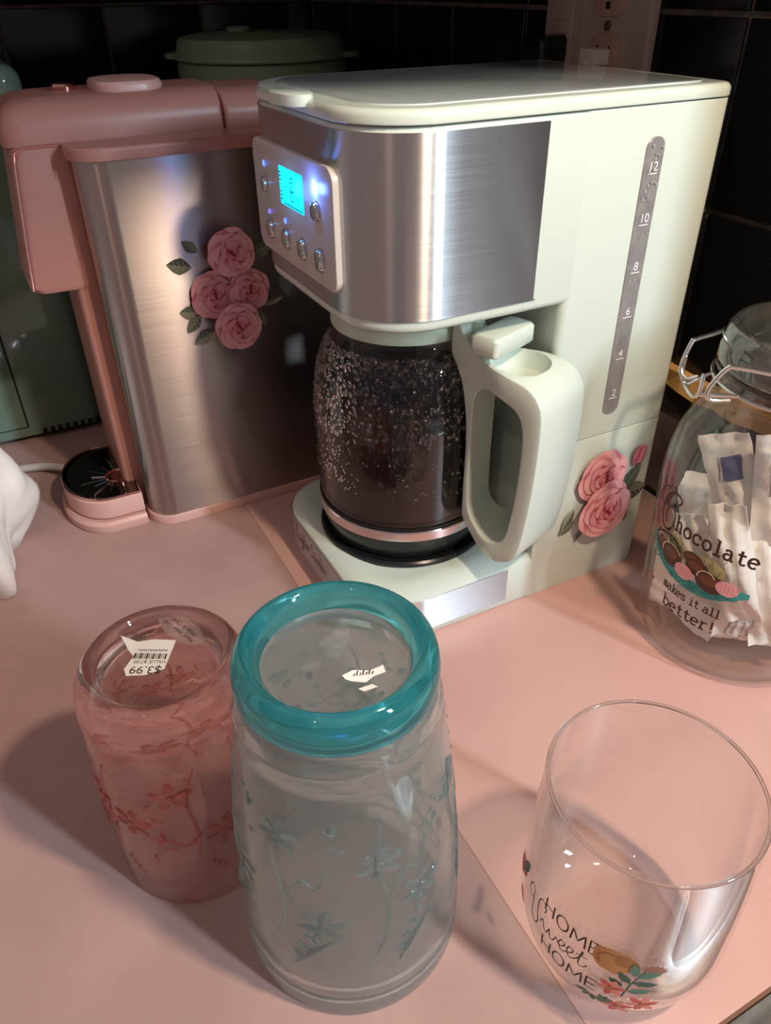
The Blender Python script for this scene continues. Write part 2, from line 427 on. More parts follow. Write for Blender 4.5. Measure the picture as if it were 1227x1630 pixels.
# counter: a base with two sheets laid on it, a seam between
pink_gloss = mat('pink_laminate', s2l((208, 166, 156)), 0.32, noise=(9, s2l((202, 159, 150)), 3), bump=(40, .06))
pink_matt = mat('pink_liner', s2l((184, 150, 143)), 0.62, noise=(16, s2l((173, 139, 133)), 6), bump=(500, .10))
base = struct(MB().box(-0.95, WALL_A, -0.2655, WALL_B, -0.04, -0.0035).build('countertop', mat('counter_core', s2l((120, 70, 56)), 0.8), smooth=False))
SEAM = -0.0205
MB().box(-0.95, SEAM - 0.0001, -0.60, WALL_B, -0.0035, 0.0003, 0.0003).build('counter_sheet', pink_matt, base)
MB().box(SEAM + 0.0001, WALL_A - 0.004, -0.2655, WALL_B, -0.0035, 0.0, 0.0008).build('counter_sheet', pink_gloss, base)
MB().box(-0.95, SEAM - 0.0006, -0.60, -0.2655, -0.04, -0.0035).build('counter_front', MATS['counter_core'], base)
# steel sink rim at the lower right corner
sk = thing('sink', 'stainless steel sink rim at the counter edge in the bottom right corner', 'sink', (0.15, -0.40, 0))
steel_sink = mat('sink_steel', (0.60, 0.59, 0.58), 0.35, 1.0, noise=(200, (0.52, 0.51, 0.50)))
mb = MB()
rings = []
outer = rrect(-0.020, 0.600, -0.60, -0.269, (.02, .02, .02, .012), 8)
for d, z in ((0, -0.030), (0, -0.004), (0.0015, 0.0), (0.006, 0.0025), (0.014, 0.003), (0.022, 0.0015), (0.026, -0.006), (0.032, -0.12), (0.05, -0.14)):
    rings.append([(x - 0.15, y + 0.40, z) for x, y in rrect(-0.018 + d, 0.600 - d, -0.60 + d, -0.2660 - d, (.03, .03, .03, max(.03 - d, .01)), 8)])
mb.rings(rings, False, True)
mb.build('basin', steel_sink, sk)
MB().box(-0.018 - 0.15, 0.45, 0.1332, 0.1345, -0.006, 0.0002).build('caulk', mat('caulk', s2l((120, 84, 66)), 0.8), sk)

# ================================================================== COFFEE MAKER
L, W, H = 0.2225, 0.170, 0.324
mint = mat('mint_plastic', s2l((206, 215, 203)), 0.20, spec=0.5, coat=0.3)
mint_in = mat('mint_plastic_dull', s2l((196, 210, 188)), 0.32)
steel_m = steel('brushed_steel', (0.56, 0.56, 0.57), 0.34, 1.0)
chrome = mat('chrome', (0.62, 0.60, 0.60), 0.14, 1.0)
black_pl = mat('black_plastic', (0.010, 0.010, 0.011), 0.22)
cmk = thing('coffee_maker', 'mint cream drip coffee maker with brushed steel front and blue lit display', 'coffee maker')
FR = 0.042
# head, column in two pieces with a seam, base
mb = MB(); mb.rprism(0, L, 0, W, (FR, .006, .006, FR), 0.2185, 0.3165, 0.002, 12, bev0=0.004); mb.build('head', mint, cmk)
MB().rprism(0.122, L + .00005, -.00005, W + .00005, (.005, .006, .006, .005), 0.1232, 0.3166, 0.0005).build('column', mint, cmk)
MB().rprism(0.1225, L + .00005, -.00005, W + .00005, (.0008, .006, .006, .0008), 0.0, 0.1226, 0.0005).build('lower_column', mint, cmk)
mb = MB()
rr = []
for d, z in ((.002, 0), (.0008, .0006), (0, .002), (0, .0335), (.0006, .0350), (.004, .0372), (.012, .0392), (.020, .0385), (.026, .0375)):
    rr.append([(x, y, z) for x, y in rrect(-0.004 + d, 0.150, 0 + d, W - d, (max(FR - d, .006), .006, .006, max(FR - d, .006)), 12)])
mb.rings(rr); mb.build('base', mint, cmk)
# lid: rim, inset smoked plate, front tab
lid = MB().rprism(-0.0012, L + 0.0012, -0.0012, W + 0.0012, (FR, .009, .009, FR), 0.3172, H, 0.0035, 12, bev0=.0008).build('lid', mint, cmk)
smoke = mat('smoked_lid_plate', s2l((196, 204, 202)), 0.18, 0.0, spec=0.5, coat=0.9)
MB().rprism(0.012, L - 0.010, 0.010, W - 0.010, (FR - .012, .008, .008, FR - .012), H - 0.004, H + 0.0006, 0.0004, 12).build('lid_plate', smoke, lid)
mb = MB()
rings = []
for sc_, z in ((1, H - 0.0035), (1.02, H - 0.001), (1.0, H + 0.0016), (.9, H + 0.0022)):
    rings.append([(-0.0020 + 0.0095 * sc_ * math.cos(a), 0.080 + 0.019 * sc_ * math.sin(a), z) for a in [2 * PI * i / 28 for i in range(28)]])
mb.rings(rings); mb.build('lid_tab', mint, lid)
# brushed steel wraps
def wrap(name, s_end, z0, z1, off, fr, parent, x0=0.0):
    def path(o):
        pts = []
        N = 6
        for k in range(N): pts.append((s_end - (s_end - fr - x0) * k / N, -o))
        for k in range(17):
            a = 1.5 * PI - PI / 2 * k / 16; pts.append((x0 + fr + (fr + o) * math.cos(a), fr + (fr + o) * math.sin(a)))
        for k in range(1, 8): pts.append((x0 - o, fr + (W - 2 * fr) * k / 8))
        for k in range(17):
            a = PI - PI / 2 * k / 16; pts.append((x0 + fr + (fr + o) * math.cos(a), W - fr + (fr + o) * math.sin(a)))
        for k in range(1, N + 1): pts.append((fr + x0 + (s_end - fr - x0) * k / N, W + o))
        return pts
    mb = MB(); rings = []
    for o, z in ((-.0005, z0), (off, z0), (off, z1), (-.0005, z1)):
        rings.append([(x, y, z) for x, y in path(o)])
    n = len(rings[0])
    mb.rings(rings, False, False, closed=False)
    mb.add([r[0] for r in rings] + [r[-1] for r in rings], [(0, 1, 2, 3), (7, 6, 5, 4)])
    return mb.build(name, steel_m, parent, angle=50)
wrap('steel_band', 0.1003, 0.2262, 0.3142, 0.0007, FR, cmk)
wrap('steel_trim', 0.1003 + .0012, 0.2256, 0.2262, 0.0009, FR, cmk)
wrap('base_steel_strip', 0.1027, 0.0060, 0.0330, 0.0006, FR, cmk, -0.004)
# control panel on the front
plate_m = mat('panel_plastic', s2l((200, 192, 184)), 0.30)
def xprism(y0, y1, z0, z1, rad, x_out, x_in, bev, name, m, parent, n=8):
    """rounded plate standing on the front face: thickness along -X"""
    mb = MB(); rings = []
    for d, x in ((0, x_in), (0, x_out + bev), (bev * .3, x_out + bev * .3), (bev, x_out)):
        rings.append([(x, y, z) for y, z in rrect(y0 + d, y1 - d, z0 + d, z1 - d, [max(r - d, .0003) for r in rad], n)])
    mb.rings(rings); return mb.build(name, m, parent)
panel = xprism(0.0305, 0.1460, 0.2355, 0.2975, (.008, .008, .008, .008), -0.0030, 0.004, 0.0010, 'control_panel', plate_m, cmk)
XP = -0.0030
# display
xprism(0.0690, 0.1030, 0.2680, 0.2880, (.001,) * 4, XP - 0.0002, XP + 0.0005, 0.0001, 'display', mat('display_glow', (0.0, 0.25, 0.3), 0.3, emit=(0.0, 0.62, 0.95), estr=1.15), panel)
dc = Decal(front_surf(XP - 0.0003, 0.1030, 0.2680))
seg = mat('display_segments', (0.0, 0.02, 0.04), 0.4, emit=(0.0, 0.10, 0.22), estr=0.25)
dc.stroke([(.006, .0012), (.0330, .0012)], .0006, seg); dc.stroke([(.006, .0012), (.006, .0190)], .0004, seg)
for k in range(8): dc.stroke([(.0018, .003 + k * .002), (.0042, .003 + k * .002)], .0009 if k not in (3, 4) else .0004, seg)
for y0 in (.0045, .0095):
    dc.stroke([(.0175, y0), (.0215, y0), (.0215, y0 + .0045), (.0175, y0 + .0045), (.0175, y0)], .0007, seg)
dc.stroke([(.019, .0162), (.0215, .0162)], .0008, seg); dc.stroke([(.0115, .010), (.0125, .012)], .0008, seg); dc.stroke([(.028, .006), (.028, .012)], .0006, seg)
dc.build('display_digits', panel)
def led(y, z, r, col, st):
    mb = MB(); rings = []
    for k, x in ((1, XP + .0003), (1, XP - .0002), (.7, XP - .0007)):
        rings.append([(x, y + r * k * math.cos(2 * PI * i / 16), z + 1.35 * r * k * math.sin(2 * PI * i / 16)) for i in range(16)])
    mb.rings(rings)
    return mb.build('indicator_light', mat('led_%g' % st, (0.1, 0.1, 0.3), 0.3, emit=col, estr=st), panel)
main_led = led(0.0525, 0.2855, 0.0024, (0.40, 0.72, 1.0), 12)
led(0.1270, 0.2850, 0.0014, (0.08, 0.16, 1.0), 1.6); led(0.1245, 0.2590, 0.0011, (0.14, 0.12, 0.9), 1.2); led(0.0990, 0.2590, 0.0013, (0.08, 0.18, 1.0), 1.6)
g = lamp('indicator_glow', 'POINT', (XP - 0.006, 0.0525, 0.2855), 0.012, (0.10, 0.22, 1.0), 0.003); g.parent = main_led
g = lamp('display_glow', 'POINT', (XP - 0.008, 0.086, 0.278), 0.005, (0.10, 0.40, 1.0), 0.006); g.parent = panel
for (y, z, ry, rz) in ((.1262, .2740, .0034, .0042), (.0512, .2742, .0042, .0045), (.1228, .2495, .0042, .0052), (.0978, .2495, .0042, .0052), (.0735, .2495, .0044, .0054), (.0490, .2495, .0046, .0056)):
    mb = MB(); rings = []
    for k, x in ((1.12, XP + .0002), (1.12, XP - .0004), (1.0, XP - .0006), (1.0, XP - .0018), (.9, XP - .0026), (.6, XP - .0030)):
        rings.append([(x, y + ry * k * math.copysign(abs(math.cos(a)) ** .8, math.cos(a)), z + rz * k * math.copysign(abs(math.sin(a)) ** .8, math.sin(a))) for a in [2 * PI * i / 24 for i in range(24)]])
    mb.rings(rings); mb.build('button', chrome, panel)
# writing on the base strip
dc = Decal(front_surf(-0.004 - 0.0006, 0.1290, 0.0135))
hand_text(dc, 'Taylor Sweden', 0, 0.0030, 0.0052, 0.0006, mat('signature_red', s2l((104, 22, 22)), 0.5)); dc.build('signature', cmk)
# water gauge
gauge_m = mat('gauge_window', s2l((142, 138, 136)), 0.30, noise=(160, s2l((126, 122, 122))))
mb = MB(); rings = []
for d, y in ((0, 0.002), (0, -0.0004), (.0004, -0.0007)):
    rings.append([(x, y, z) for x, z in rrect(0.1655 + d, 0.1785 - d, 0.1375 + d, 0.3015 - d, [.0060 - d] * 4, 10)])
mb.rings(rings); gz = mb.build('water_gauge', gauge_m, cmk)
for k, n_ in enumerate(('2', '4', '6', '8', '10', '12')):
    dc = Decal(side_surf(0.1655, -0.0007, 0.0)); z = 0.1505 + k * 0.0268
    dc.text(n_, 0.0068, 0.0068, z, WHITE_INK, 0, 'CENTER'); dc.stroke([(0.0035, z - .0014), (0.0100, z - .0014)], .0006, WHITE_INK)
    dc.build('gauge_number', gz)
dc = Decal(side_surf(0.1655, -0.0007, 0.0)); rnd = random.Random(5)
for k in range(26):
    dc.poly(ell(rnd.uniform(.002, .011), rnd.choice([rnd.uniform(.270, .298), rnd.uniform(.22, .298)]), rnd.uniform(.0003, .0007), rnd.uniform(.0003, .0009), 0, 8), mat('gauge_drop', s2l((176, 172, 170)), .2), 1)
dc.build('gauge_droplets', gz)['kind'] = 'stuff'
# rose stickers
dc = Decal(side_surf(0.150, 0.0, 0.042))
for (x, y, l, w, a, k) in ((.046, .026, .026, .014, 55, 0), (.050, .024, .020, .015, 5, 3), (.046, .010, .014, .012, -40, 1), (.006, .016, .016, .009, 215, 0), (.004, .026, .018, .008, 240, 2), (.015, .006, .012, .004, 235, 3), (.03, .006, .010, .004, 290, 3)): leaf(dc, x, y, l, w, math.radians(a), k)
dc.poly(ell(.0555, .056, .0058, .0085, -.25, 16, .03), PINKS[2]); dc.stroke([(.052, .051), (.056, .062)], .0016, PINKS[3]); dc.stroke([(.056, .050), (.059, .061)], .0014, PINKS[1]); dc.stroke([(.0525, .049), (.0575, .049)], .0014, LEAFS[3])
rose(dc, .024, .048, .0215, .3, 1); rose(dc, .027, .022, .0235, 1.1, 2)
dc.build('rose_sticker', cmk)
# warming plate, drip outlet
MB().lathe([(0, .0370), (.060, .0370), (.0625, .0385), (.0625, .0408), (.0610, .0420), (.057, .0416), (0, .0414)], (0.067, 0.0854)).build('warming_plate', black_pl, cmk)
MB().lathe([(0, .222), (.050, .222), (.0485, .214), (.043, .210), (.030, .2095), (0, .2095)], (0.067, 0.0854)).build('brew_basket', mint_in, cmk)

# ================================================================== CARAFE
CX, CY = 0.067, 0.0854
crf = thing('coffee_carafe', 'glass carafe of black coffee with mint handle, wet with condensation', 'carafe', (CX, CY, 0.0422))
Z = lambda z: z - 0.0422
glass_c = thin_glass('carafe_glass', (0.86, 0.84, 0.83), 1.2, 0.015)
CP = [(.0530, .0500), (.0575, .0520), (.0600, .0600), (.0606, .0680), (.0612, .09), (.0615, .115), (.0612, .135), (.0600, .152), (.0570, .168), (.0525, .179), (.0475, .187), (.0450, .191), (.0445, .1965)]
def carafe_r(z):
    for (r0, z0), (r1, z1) in zip(CP, CP[1:]):
        if z0 <= z <= z1: return r0 + (r1 - r0) * (z - z0) / (z1 - z0)
    return CP[-1][0]
CPs = catmull([(r, Z(z)) for r, z in CP], 4)
MB().lathe([(0, Z(.0500))] + CPs).build('glass_body', glass_c, crf)
coffee = mat('black_coffee', (0.010, 0.0055, 0.0045), 0.08)
LEV = 0.150
MB().lathe([(0, Z(.0515))] + [(r - .0022, Z(max(z, .0515))) for r, z in CP if z < LEV] + [(carafe_r(LEV) - .0022, Z(LEV)), (0, Z(LEV))]).build('coffee', coffee, crf)
# steamed-up dark inner wall above the coffee is real moisture: droplets
drop_m = mat('water_drop', (0.90, 0.90, 0.90), 0.02, trans=1.0, ior=1.33)
mb = MB(); rnd = random.Random(11)
for k in range(2600):
    z = 0.092 + (0.185 - 0.092) * (1 - rnd.random() ** 1.5)
    th = rnd.uniform(math.radians(-215), math.radians(-35)); r = carafe_r(z)
    if z < .135 and rnd.random() < .4 + .4 * math.sin(th * 7): continue
    s_ = rnd.uniform(.0004, .0012) * (1.25 if z > .13 else .8)
    v, f = [], []
    c_ = Vector((r * math.cos(th), r * math.sin(th), Z(z))); nrm = Vector((math.cos(th), math.sin(th), 0.0)); tx = Vector((-math.sin(th), math.cos(th), 0)); up = Vector((0, 0, 1))
    el = rnd.choice((1, 1, 1.2, 1.6))
    rg = []
    for kk, h in ((1, 0.0), (.8, .5), (.4, .8)):
        rg.append([c_ + nrm * (s_ * h + .00003) + tx * (s_ * kk * math.cos(2 * PI * i / 7)) + up * (s_ * el * kk * math.sin(2 * PI * i / 7)) for i in range(7)])
    mb.rings(rg, True, True)
dr = mb.build('condensation', drop_m, crf); dr['kind'] = 'stuff'
# steel band, black foot
MB().lathe([(.0590, Z(.0590)), (.0612, Z(.0592)), (.0618, Z(.0600)), (.0620, Z(.0665)), (.0614, Z(.0674)), (.0590, Z(.0675))]).build('steel_ring', mat('ring_steel', (0.72, 0.62, 0.60), 0.16, 1.0), crf)
MB().lathe([(0, Z(.0424)), (.0555, Z(.0424)), (.0575, Z(.0440)), (.0590, Z(.0500)), (.0604, Z(.0560)), (.0608, Z(.0588)), (.0590, Z(.0590)), (.0, Z(.0530))]).build('black_foot', black_pl, crf)
MB().lathe([(.0605, Z(.0690)), (.0617, Z(.0692)), (.0617, Z(.0700)), (.0605, Z(.0702))]).build('foot_seal', black_pl, crf)
# lid collar
MB().lathe([(0, Z(.1965)), (.0440, Z(.1950)), (.0468, Z(.1935)), (.0475, Z(.1950)), (.0472, Z(.2010)), (.0455, Z(.2040)), (.030, Z(.2055)), (.010, Z(.2060)), (0, Z(.2060))]).build('carafe_lid', mint_in, crf)
# cup marks
dc = Decal(lambda u, v, o: ((carafe_r(v) + .0004) * math.cos(u), (carafe_r(v) + .0004) * math.sin(u), Z(v)))
for k in range(6):
    z = 0.092 + k * 0.0145
    dc.stroke([(math.radians(-208), z), (math.radians(-203), z)], .0010, WHITE_INK)
    dc.stroke([(math.radians(-201.5), z + .001), (math.radians(-199.5), z + .001)], .0030, WHITE_INK)
dc.build('cup_marks', crf)
# handle: an open loop, wide across, its top end a trough under the thumb lever
ph = math.radians(-70); hd = Vector((math.cos(ph), math.sin(ph), 0)); ht = Vector((-math.sin(ph), math.cos(ph), 0))
def hp(r, t_, z):
    q = min(1.0, max(0.0, (r - .060) / .040)); q = .50 + .50 * q * q * (3 - 2 * q)   # the loop narrows towards the glass
    return hd * r + ht * (t_ * q - .0015) + Vector((0, 0, Z(z)))
outer = catmull([(.0495, .2070), (.0535, .2080), (.0580, .2000), (.0660, .1935), (.0800, .1905), (.0960, .1900), (.1110, .1870), (.1195, .1790), (.1220, .1650), (.1215, .1300), (.1185, .0950), (.1140, .0720), (.1050, .0630), (.0930, .0605), (.0800, .0625), (.0690, .0680), (.0630, .0750), (.0622, .0900), (.0625, .1150), (.0625, .1350), (.0610, .1520), (.0580, .1680), (.0530, .1800), (.0485, .1890)], 4, True)
inner = catmull([(.0685, .1660), (.0780, .1740), (.0930, .1745), (.1050, .1700), (.1100, .1570), (.1100, .1300), (.1075, .1000), (.1035, .0810), (.0930, .0725), (.0790, .0735), (.0690, .0820), (.0668, .1000), (.0668, .1300), (.0670, .1520)], 4, True)
def loop_solid(name, outer, inner, w, bev, m, parent):
    """solid between an outer and an inner outline in the (r, z) plane, w wide across, edges rounded"""
    def shrink(pts, d):
        out = []; n = len(pts)
        for i in range(n):
            a, b = pts[i - 1], pts[(i + 1) % n]; dx, dy = b[0] - a[0], b[1] - a[1]; l = math.hypot(dx, dy) or 1
            out.append((pts[i][0] + dy / l * d, pts[i][1] - dx / l * d))
        return out
    bm = bmesh.new()
    def ring(pts, t_): return [bm.verts.new(hp(r, t_, z)) for r, z in pts]
    def area(pts): return sum(pts[i - 1][0] * pts[i][1] - pts[i][0] * pts[i - 1][1] for i in range(len(pts)))
    so = 1 if area(outer) < 0 else -1; si = 1 if area(inner) < 0 else -1
    lv = [(0, -w / 2 + bev), (bev * .3, -w / 2 + bev * .3), (bev, -w / 2)]
    lvs = lv[::-1] + [(d, -t_) for d, t_ in lv]
    ro = [ring(shrink(outer, so * d), t_) for d, t_ in lvs]
    ri = [ring(shrink(inner, -si * d), t_) for d, t_ in lvs]
    for R_ in (ro, ri):
        n = len(R_[0])
        for k in range(len(R_) - 1):
            for i in range(n): bm.faces.new((R_[k][i], R_[k][(i + 1) % n], R_[k + 1][(i + 1) % n], R_[k + 1][i]))
    for k in (0, -1):
        es = []
        for R_ in (ro, ri):
            n = len(R_[k])
            for i in range(n):
                e = bm.edges.get((R_[k][i], R_[k][(i + 1) % n]))
                es.append(e)
        bmesh.ops.triangle_fill(bm, use_beauty=True, use_dissolve=False, edges=es)
    bmesh.ops.recalc_face_normals(bm, faces=bm.faces)
    me = bpy.data.meshes.new(name); bm.to_mesh(me); bm.free(); me.materials.append(m)
    me.polygons.foreach_set('use_smooth', [True] * len(me.polygons)); me.set_sharp_from_angle(angle=math.radians(30))
    o = bpy.data.objects.new(name, me); COL.objects.link(o); o.parent = parent
    return o
def hp0(r, t_, z): return hd * r + ht * (t_ - .0015) + Vector((0, 0, Z(z)))
hnd = loop_solid('handle', outer, inner, 0.046, 0.0018, mint, crf)
# hollow in the top of the grip
mb = MB(); rings = []
for k, z in ((.55, .1780), (.86, .1800), (.97, .1850), (1.0, .1900), (1.05, .2000), (1.0, .2060)):
    rings.append([hp0(.0905 + .0165 * k * math.copysign(abs(math.cos(a)) ** .8, math.cos(a)), .0175 * k * math.copysign(abs(math.sin(a)) ** .8, math.sin(a)), z) for a in [2 * PI * i / 32 for i in range(32)]])
mb.rings(rings); cutter = mb.build('cutter', mint_in, crf)
bo = hnd.modifiers.new('hollow', 'BOOLEAN'); bo.operation = 'DIFFERENCE'; bo.object = cutter; bo.solver = 'EXACT'
bpy.context.view_layer.update()
new_me = bpy.data.meshes.new_from_object(hnd.evaluated_get(bpy.context.evaluated_depsgraph_get()))
hnd.modifiers.clear(); hnd.data = new_me; new_me.name = 'handle'
new_me.polygons.foreach_set('use_smooth', [True] * len(new_me.polygons)); new_me.set_sharp_from_angle(angle=math.radians(30))
bpy.data.objects.remove(cutter)
# thumb lever
mb = MB(); rings = []
for d, z in ((.001, .1950), (0, .1965), (0, .2050), (.0012, .2068), (.004, .2075)):
    rings.append([hp0(x, y, z) for x, y in rrect(.0670 + d, .0860 - d, -.0190 + d, .0200 - d, [.003] * 4, 4)])
mb.rings(rings); mb.build('thumb_lever', mint, crf)
MB().tube([hp(.050, 0, .2010), hp(.062, 0, .2010), hp(.075, 0, .2000)], .004, 8).build('lever_hinge', mint_in, crf)

# ================================================================== POD COFFEE MACHINE
rosep = mat('dusty_pink_plastic', s2l((172, 120, 108)), 0.38)
rosep2 = mat('pale_pink_plastic', s2l((208, 164, 154)), 0.34)
rosegold = mat('rose_gold', (0.72, 0.36, 0.32), 0.12, 1.0)
darkchrome = mat('dark_chrome', (0.20, 0.15, 0.14), 0.10, 1.0)
pod = thing('pod_coffee_machine', 'dusty pink pod coffee machine with brushed steel water tank on its side', 'coffee machine')
RB0, RB1 = 0.2135, 0.246
# water tank
steel_p = steel('brushed_steel_tank', (0.48, 0.42, 0.40), 0.34, 1.0)
MB().rprism(-0.0960, 0.1000, RB0, RB1, (.020, .012, .004, .006), 0.0085, 0.2800, 0.0003, 14).build('water_tank', steel_p, pod)
MB().rprism(-0.0985, 0.1020, RB0 - .002, RB1, (.022, .012, .004, .006), 0.2795, 0.2875, 0.0022, 14, bev0=.0005).build('tank_lid', rosep, pod)
MB().rprism(-0.0980, 0.1020, RB0 - .0015, RB1, (.022, .012, .004, .006), 0.0, 0.0085, 0.0010, 14).build('tank_foot', rosep2, pod)
# body, head
MB().rprism(-0.1090, 0.1000, RB1 + .0030, 0.3340, (.006, .006, .006, .006), 0.002, 0.2870, 0.002).build('body', rosep, pod)
mb = MB(); rr = []
for d, z in ((.010, .1920), (.004, .1930), (.0, .1970), (0, .2840), (.001, .2860)):
    rr.append([(x + (z - .24) * .12, y, z) for x, y in rrect(-0.134 + d, -0.060, RB1 + .0005 + d * .5, 0.3300 - d, (.008, .004, .004, .02), 8)])
mb.rings(rr); head = mb.build('brew_head', rosep, pod)
mb = MB(); rr = []
for d, z in ((0, .2860), (0, .2960), (.002, .3030), (.006, .3080), (.013, .3115), (.022, .3125)):
    rr.append([(x, y, z) for x, y in rrect(-0.132 + d, 0.012, RB1 + .0005 + d, 0.3360 - d, (.014, .003, .003, .02), 8)])
mb.rings(rr); mb.build('top_housing', rosep, pod)
mb = MB(); rr = []
for d, z in ((0, .2860), (0, .2960), (.002, .3020), (.006, .3065), (.013, .3095), (.022, .3105)):
    rr.append([(x, y, z) for x, y in rrect(0.0132, 0.075 - d, RB1 + .0005 + d, 0.3360 - d, (.003, .022, .022, .003), 8)])
mb.rings(rr); mb.build('rear_housing', rosep, pod)
# rose gold edge on the head
mb = MB()
mb.tube([(-.0600, RB1 - .0003, .2862), (-.1210, RB1 - .0003, .2862), (-.1268, RB1 + .0005, .2835), (-.1285, RB1 + .0012, .275), (-.1345, RB1 + .0012, .2250), (-.1375, RB1 + .0012, .1965)], .0009, 8); mb.build('head_trim', rosegold, pod)
MB().lathe([(0, .3120), (.0085, .3120), (.0088, .3150), (.0078, .3165), (0, .3168)], (-0.083, 0.290), 28).build('brew_button', rosegold, pod)
mb = MB(); rr = []
for d, z in ((0, .3110), (0, .3155), (.0012, .3175), (.004, .318)):
    rr.append([(x, y, z) for x, y in rrect(-0.066 + d, -0.020 - d, .262 + d, .315 - d, [.016] * 4, 8)])
mb.rings(rr); mb.build('pod_lid', rosep2, pod)
# drip tray
def dshape(x0, x1, y0, y1, n=20):
    pts = [(x1, y0)]; cy = (y0 + y1) / 2; ry = (y1 - y0) / 2; xc = x0 + 0.032
    pts2 = [(xc - .032 * math.cos(a) if abs(a) <= PI / 2 else x1, cy + ry * math.sin(a)) for a in [-PI / 2 + PI * k / n for k in range(n + 1)]]
    return [(x1, y0)] + pts2 + [(x1, y1)]
mb = MB(); mb.rings([[(x, y, z) for x, y in dshape(-.1600 + d, -.100, .2240 + d, .3240 - d)] for d, z in ((.001, 0), (0, .002), (0, .0075), (.002, .0100))]); mb.build('tray_base', rosep2, pod)
mb = MB(); mb.rings([[(x, y, z) for x, y in dshape(-.1560 + d, -.100, .2280 + d, .3200 - d)] for d, z in ((.002, .0105), (0, .0125), (0, .0270), (.001, .0285))]); tray = mb.build('drip_tray', rosep2, pod)
mb = MB(); mb.rings([[(x, y, z) for x, y in dshape(-.1550 + d, -.101, .2290 + d, .3190 - d)] for d, z in ((0, .0285), (0, .0298), (.0012, .0305), (.0025, .0298), (.004, .0292))]); mb.build('tray_grille', darkchrome, pod)
MB().tube([(x, y, .0302) for x, y in dshape(-.1552, -.101, .2288, .3192)], .0008, 6).build('tray_trim', rosegold, pod)
for k in range(9):
    a = math.radians(95 + k * 21); c0 = Vector((-.1120, .262, .0294)); u = Vector((math.cos(a), math.sin(a), 0))
    if k in (0, 8) and False: continue
    r0, r1 = .011, (.022 if k % 2 else .030)
    if c0.x + u.x * r1 > -.102: r1 = .016
    MB().tube([c0 + u * r0, c0 + u * r1], .0008, 6).build('tray_slot', chrome if k % 3 == 0 else black_pl, pod)
MB().lathe([(.0085, .0290), (.0105, .0292), (.0108, .0308), (.0100, .0312), (.0085, .0300), (0, .0295)], (-.1120, .262), 28).build('tray_ring', rosegold, pod)
# rose sticker on the tank
dc = Decal(side_surf(-0.046, RB0, 0.150))
for (x, y, l, w, a, k) in ((.012, .056, .018, .012, 165, 3), (.018, .066, .014, .008, 140, 0), (.056, .058, .018, .012, 25, 0), (.012, .024, .014, .010, 170, 1), (.013, .022, .016, .009, 225, 0), (.022, .008, .018, .010, 200, 1), (.058, .022, .020, .007, 10, 2), (.052, .020, .018, .010, -60, 3), (.048, .012, .014, .008, -75, 3), (.036, .0, .012, .004, 265, 3)): leaf(dc, x, y, l, w, math.radians(a), k)
rose(dc, .0245, .036, .0185, .5, 4); rose(dc, .0495, .037, .0160, .2, 6); rose(dc, .0385, .066, .0175, 1.3, 5); rose(dc, .0360, .0145, .0185, .9, 7)
dc.build('rose_sticker', pod)
# its cord
MB().tube(catmull([(-.150, .330, .012), (-.166, .352, .006), (-.190, .362, .0045), (-.214, .372, .0045), (-.240, .385, .0045)], 6), .0035, 8).build('power_cord', mat('cord_white', s2l((196, 186, 178)), 0.5), pod)

# ================================================================== GREEN APPLIANCES AT THE BACK
sage = mat('sage_gloss', s2l((104, 126, 112)), 0.10, coat=0.5)
ga = thing('countertop_oven', 'glossy sage green box appliance with a door, standing behind pod machine', 'appliance', (-0.26, 0.50, 0))
O = lambda x, y: (x + 0.26, y - 0.50)
MB().rprism(-0.46 + .26, -0.097 + .26, 0.417 - .5, 0.62 - .5, (.010, .016, .01, .01), 0.006, 0.320, 0.012, bev0=.003).build('shell', sage, ga)
MB().rprism(-0.40 + .26, -0.1700 + .26, 0.4145 - .5, 0.4180 - .5, (.001,) * 4, 0.0185, 0.300, 0.0006, 2).build('door', sage, ga)
blk = mat('dark_gap', (0.004, 0.004, 0.004), 0.6)
MB().box(-0.40 + .26, -0.1686 + .26, 0.4164 - .5, 0.4175 - .5, 0.0170, 0.3015).build('door_gap', blk, ga, smooth=False)
for k in range(9):
    x = -0.158 + .26 + k * .0072
    MB().box(x, x + .0040, 0.4163 - .5, 0.4190 - .5, 0.0070, 0.0125, .0006).build('vent_slot', blk, ga)
for x in (-.40, -.11):
    for y in (.44, .60): MB().lathe([(0, 0), (.008, 0), (.008, .0065), (0, .0065)], (x + .26, y - .5), 14).build('foot', black_pl, ga)
sage2 = mat('sage_matt', s2l((124, 148, 122)), 0.35)
tub = thing('lidded_cooker', 'round sage green lidded cooker in the tiled corner behind the coffee maker', 'cooker', (0.158, 0.57, 0))
MB().lathe([(0, 0.0), (.074, 0.0), (.078, .003), (.084, .06), (.0885, .20), (.0890, .300), (.0880, .3035), (0, .3035)]).build('pot', sage2, tub)
MB().lathe([(.080, .3045), (.0915, .3045), (.0925, .3060), (.0920, .3085), (.0885, .3120), (.0870, .3200), (.0840, .3240), (.070, .3265), (.0, .3280)]).build('lid', sage2, tub)
for s_, ang in ((1, 152), (1, -30)):
    a = math.radians(ang); mb = MB(); rings = []
    for k, z in ((1, .3050), (1.03, .3075), (.95, .3095)):
        ring = []
        for i in range(20):
            b_ = 2 * PI * i / 20; u_, v_ = .0130 * k * math.cos(b_) + .090, .022 * k * math.sin(b_)
            ring.append((u_ * math.cos(a) - v_ * math.sin(a), u_ * math.sin(a) + v_ * math.cos(a), z))
        rings.append(ring)
    mb.rings(rings); mb.build('lid_tab', sage2, tub)
MB().lathe([(0, .3275), (.012, .3280), (.013, .3310), (.010, .3325), (0, .333)], (-.02, .01), 20).build('lid_knob', sage2, tub)
dc = Decal(round_surf(lambda z: .0887, math.radians(214), .270))
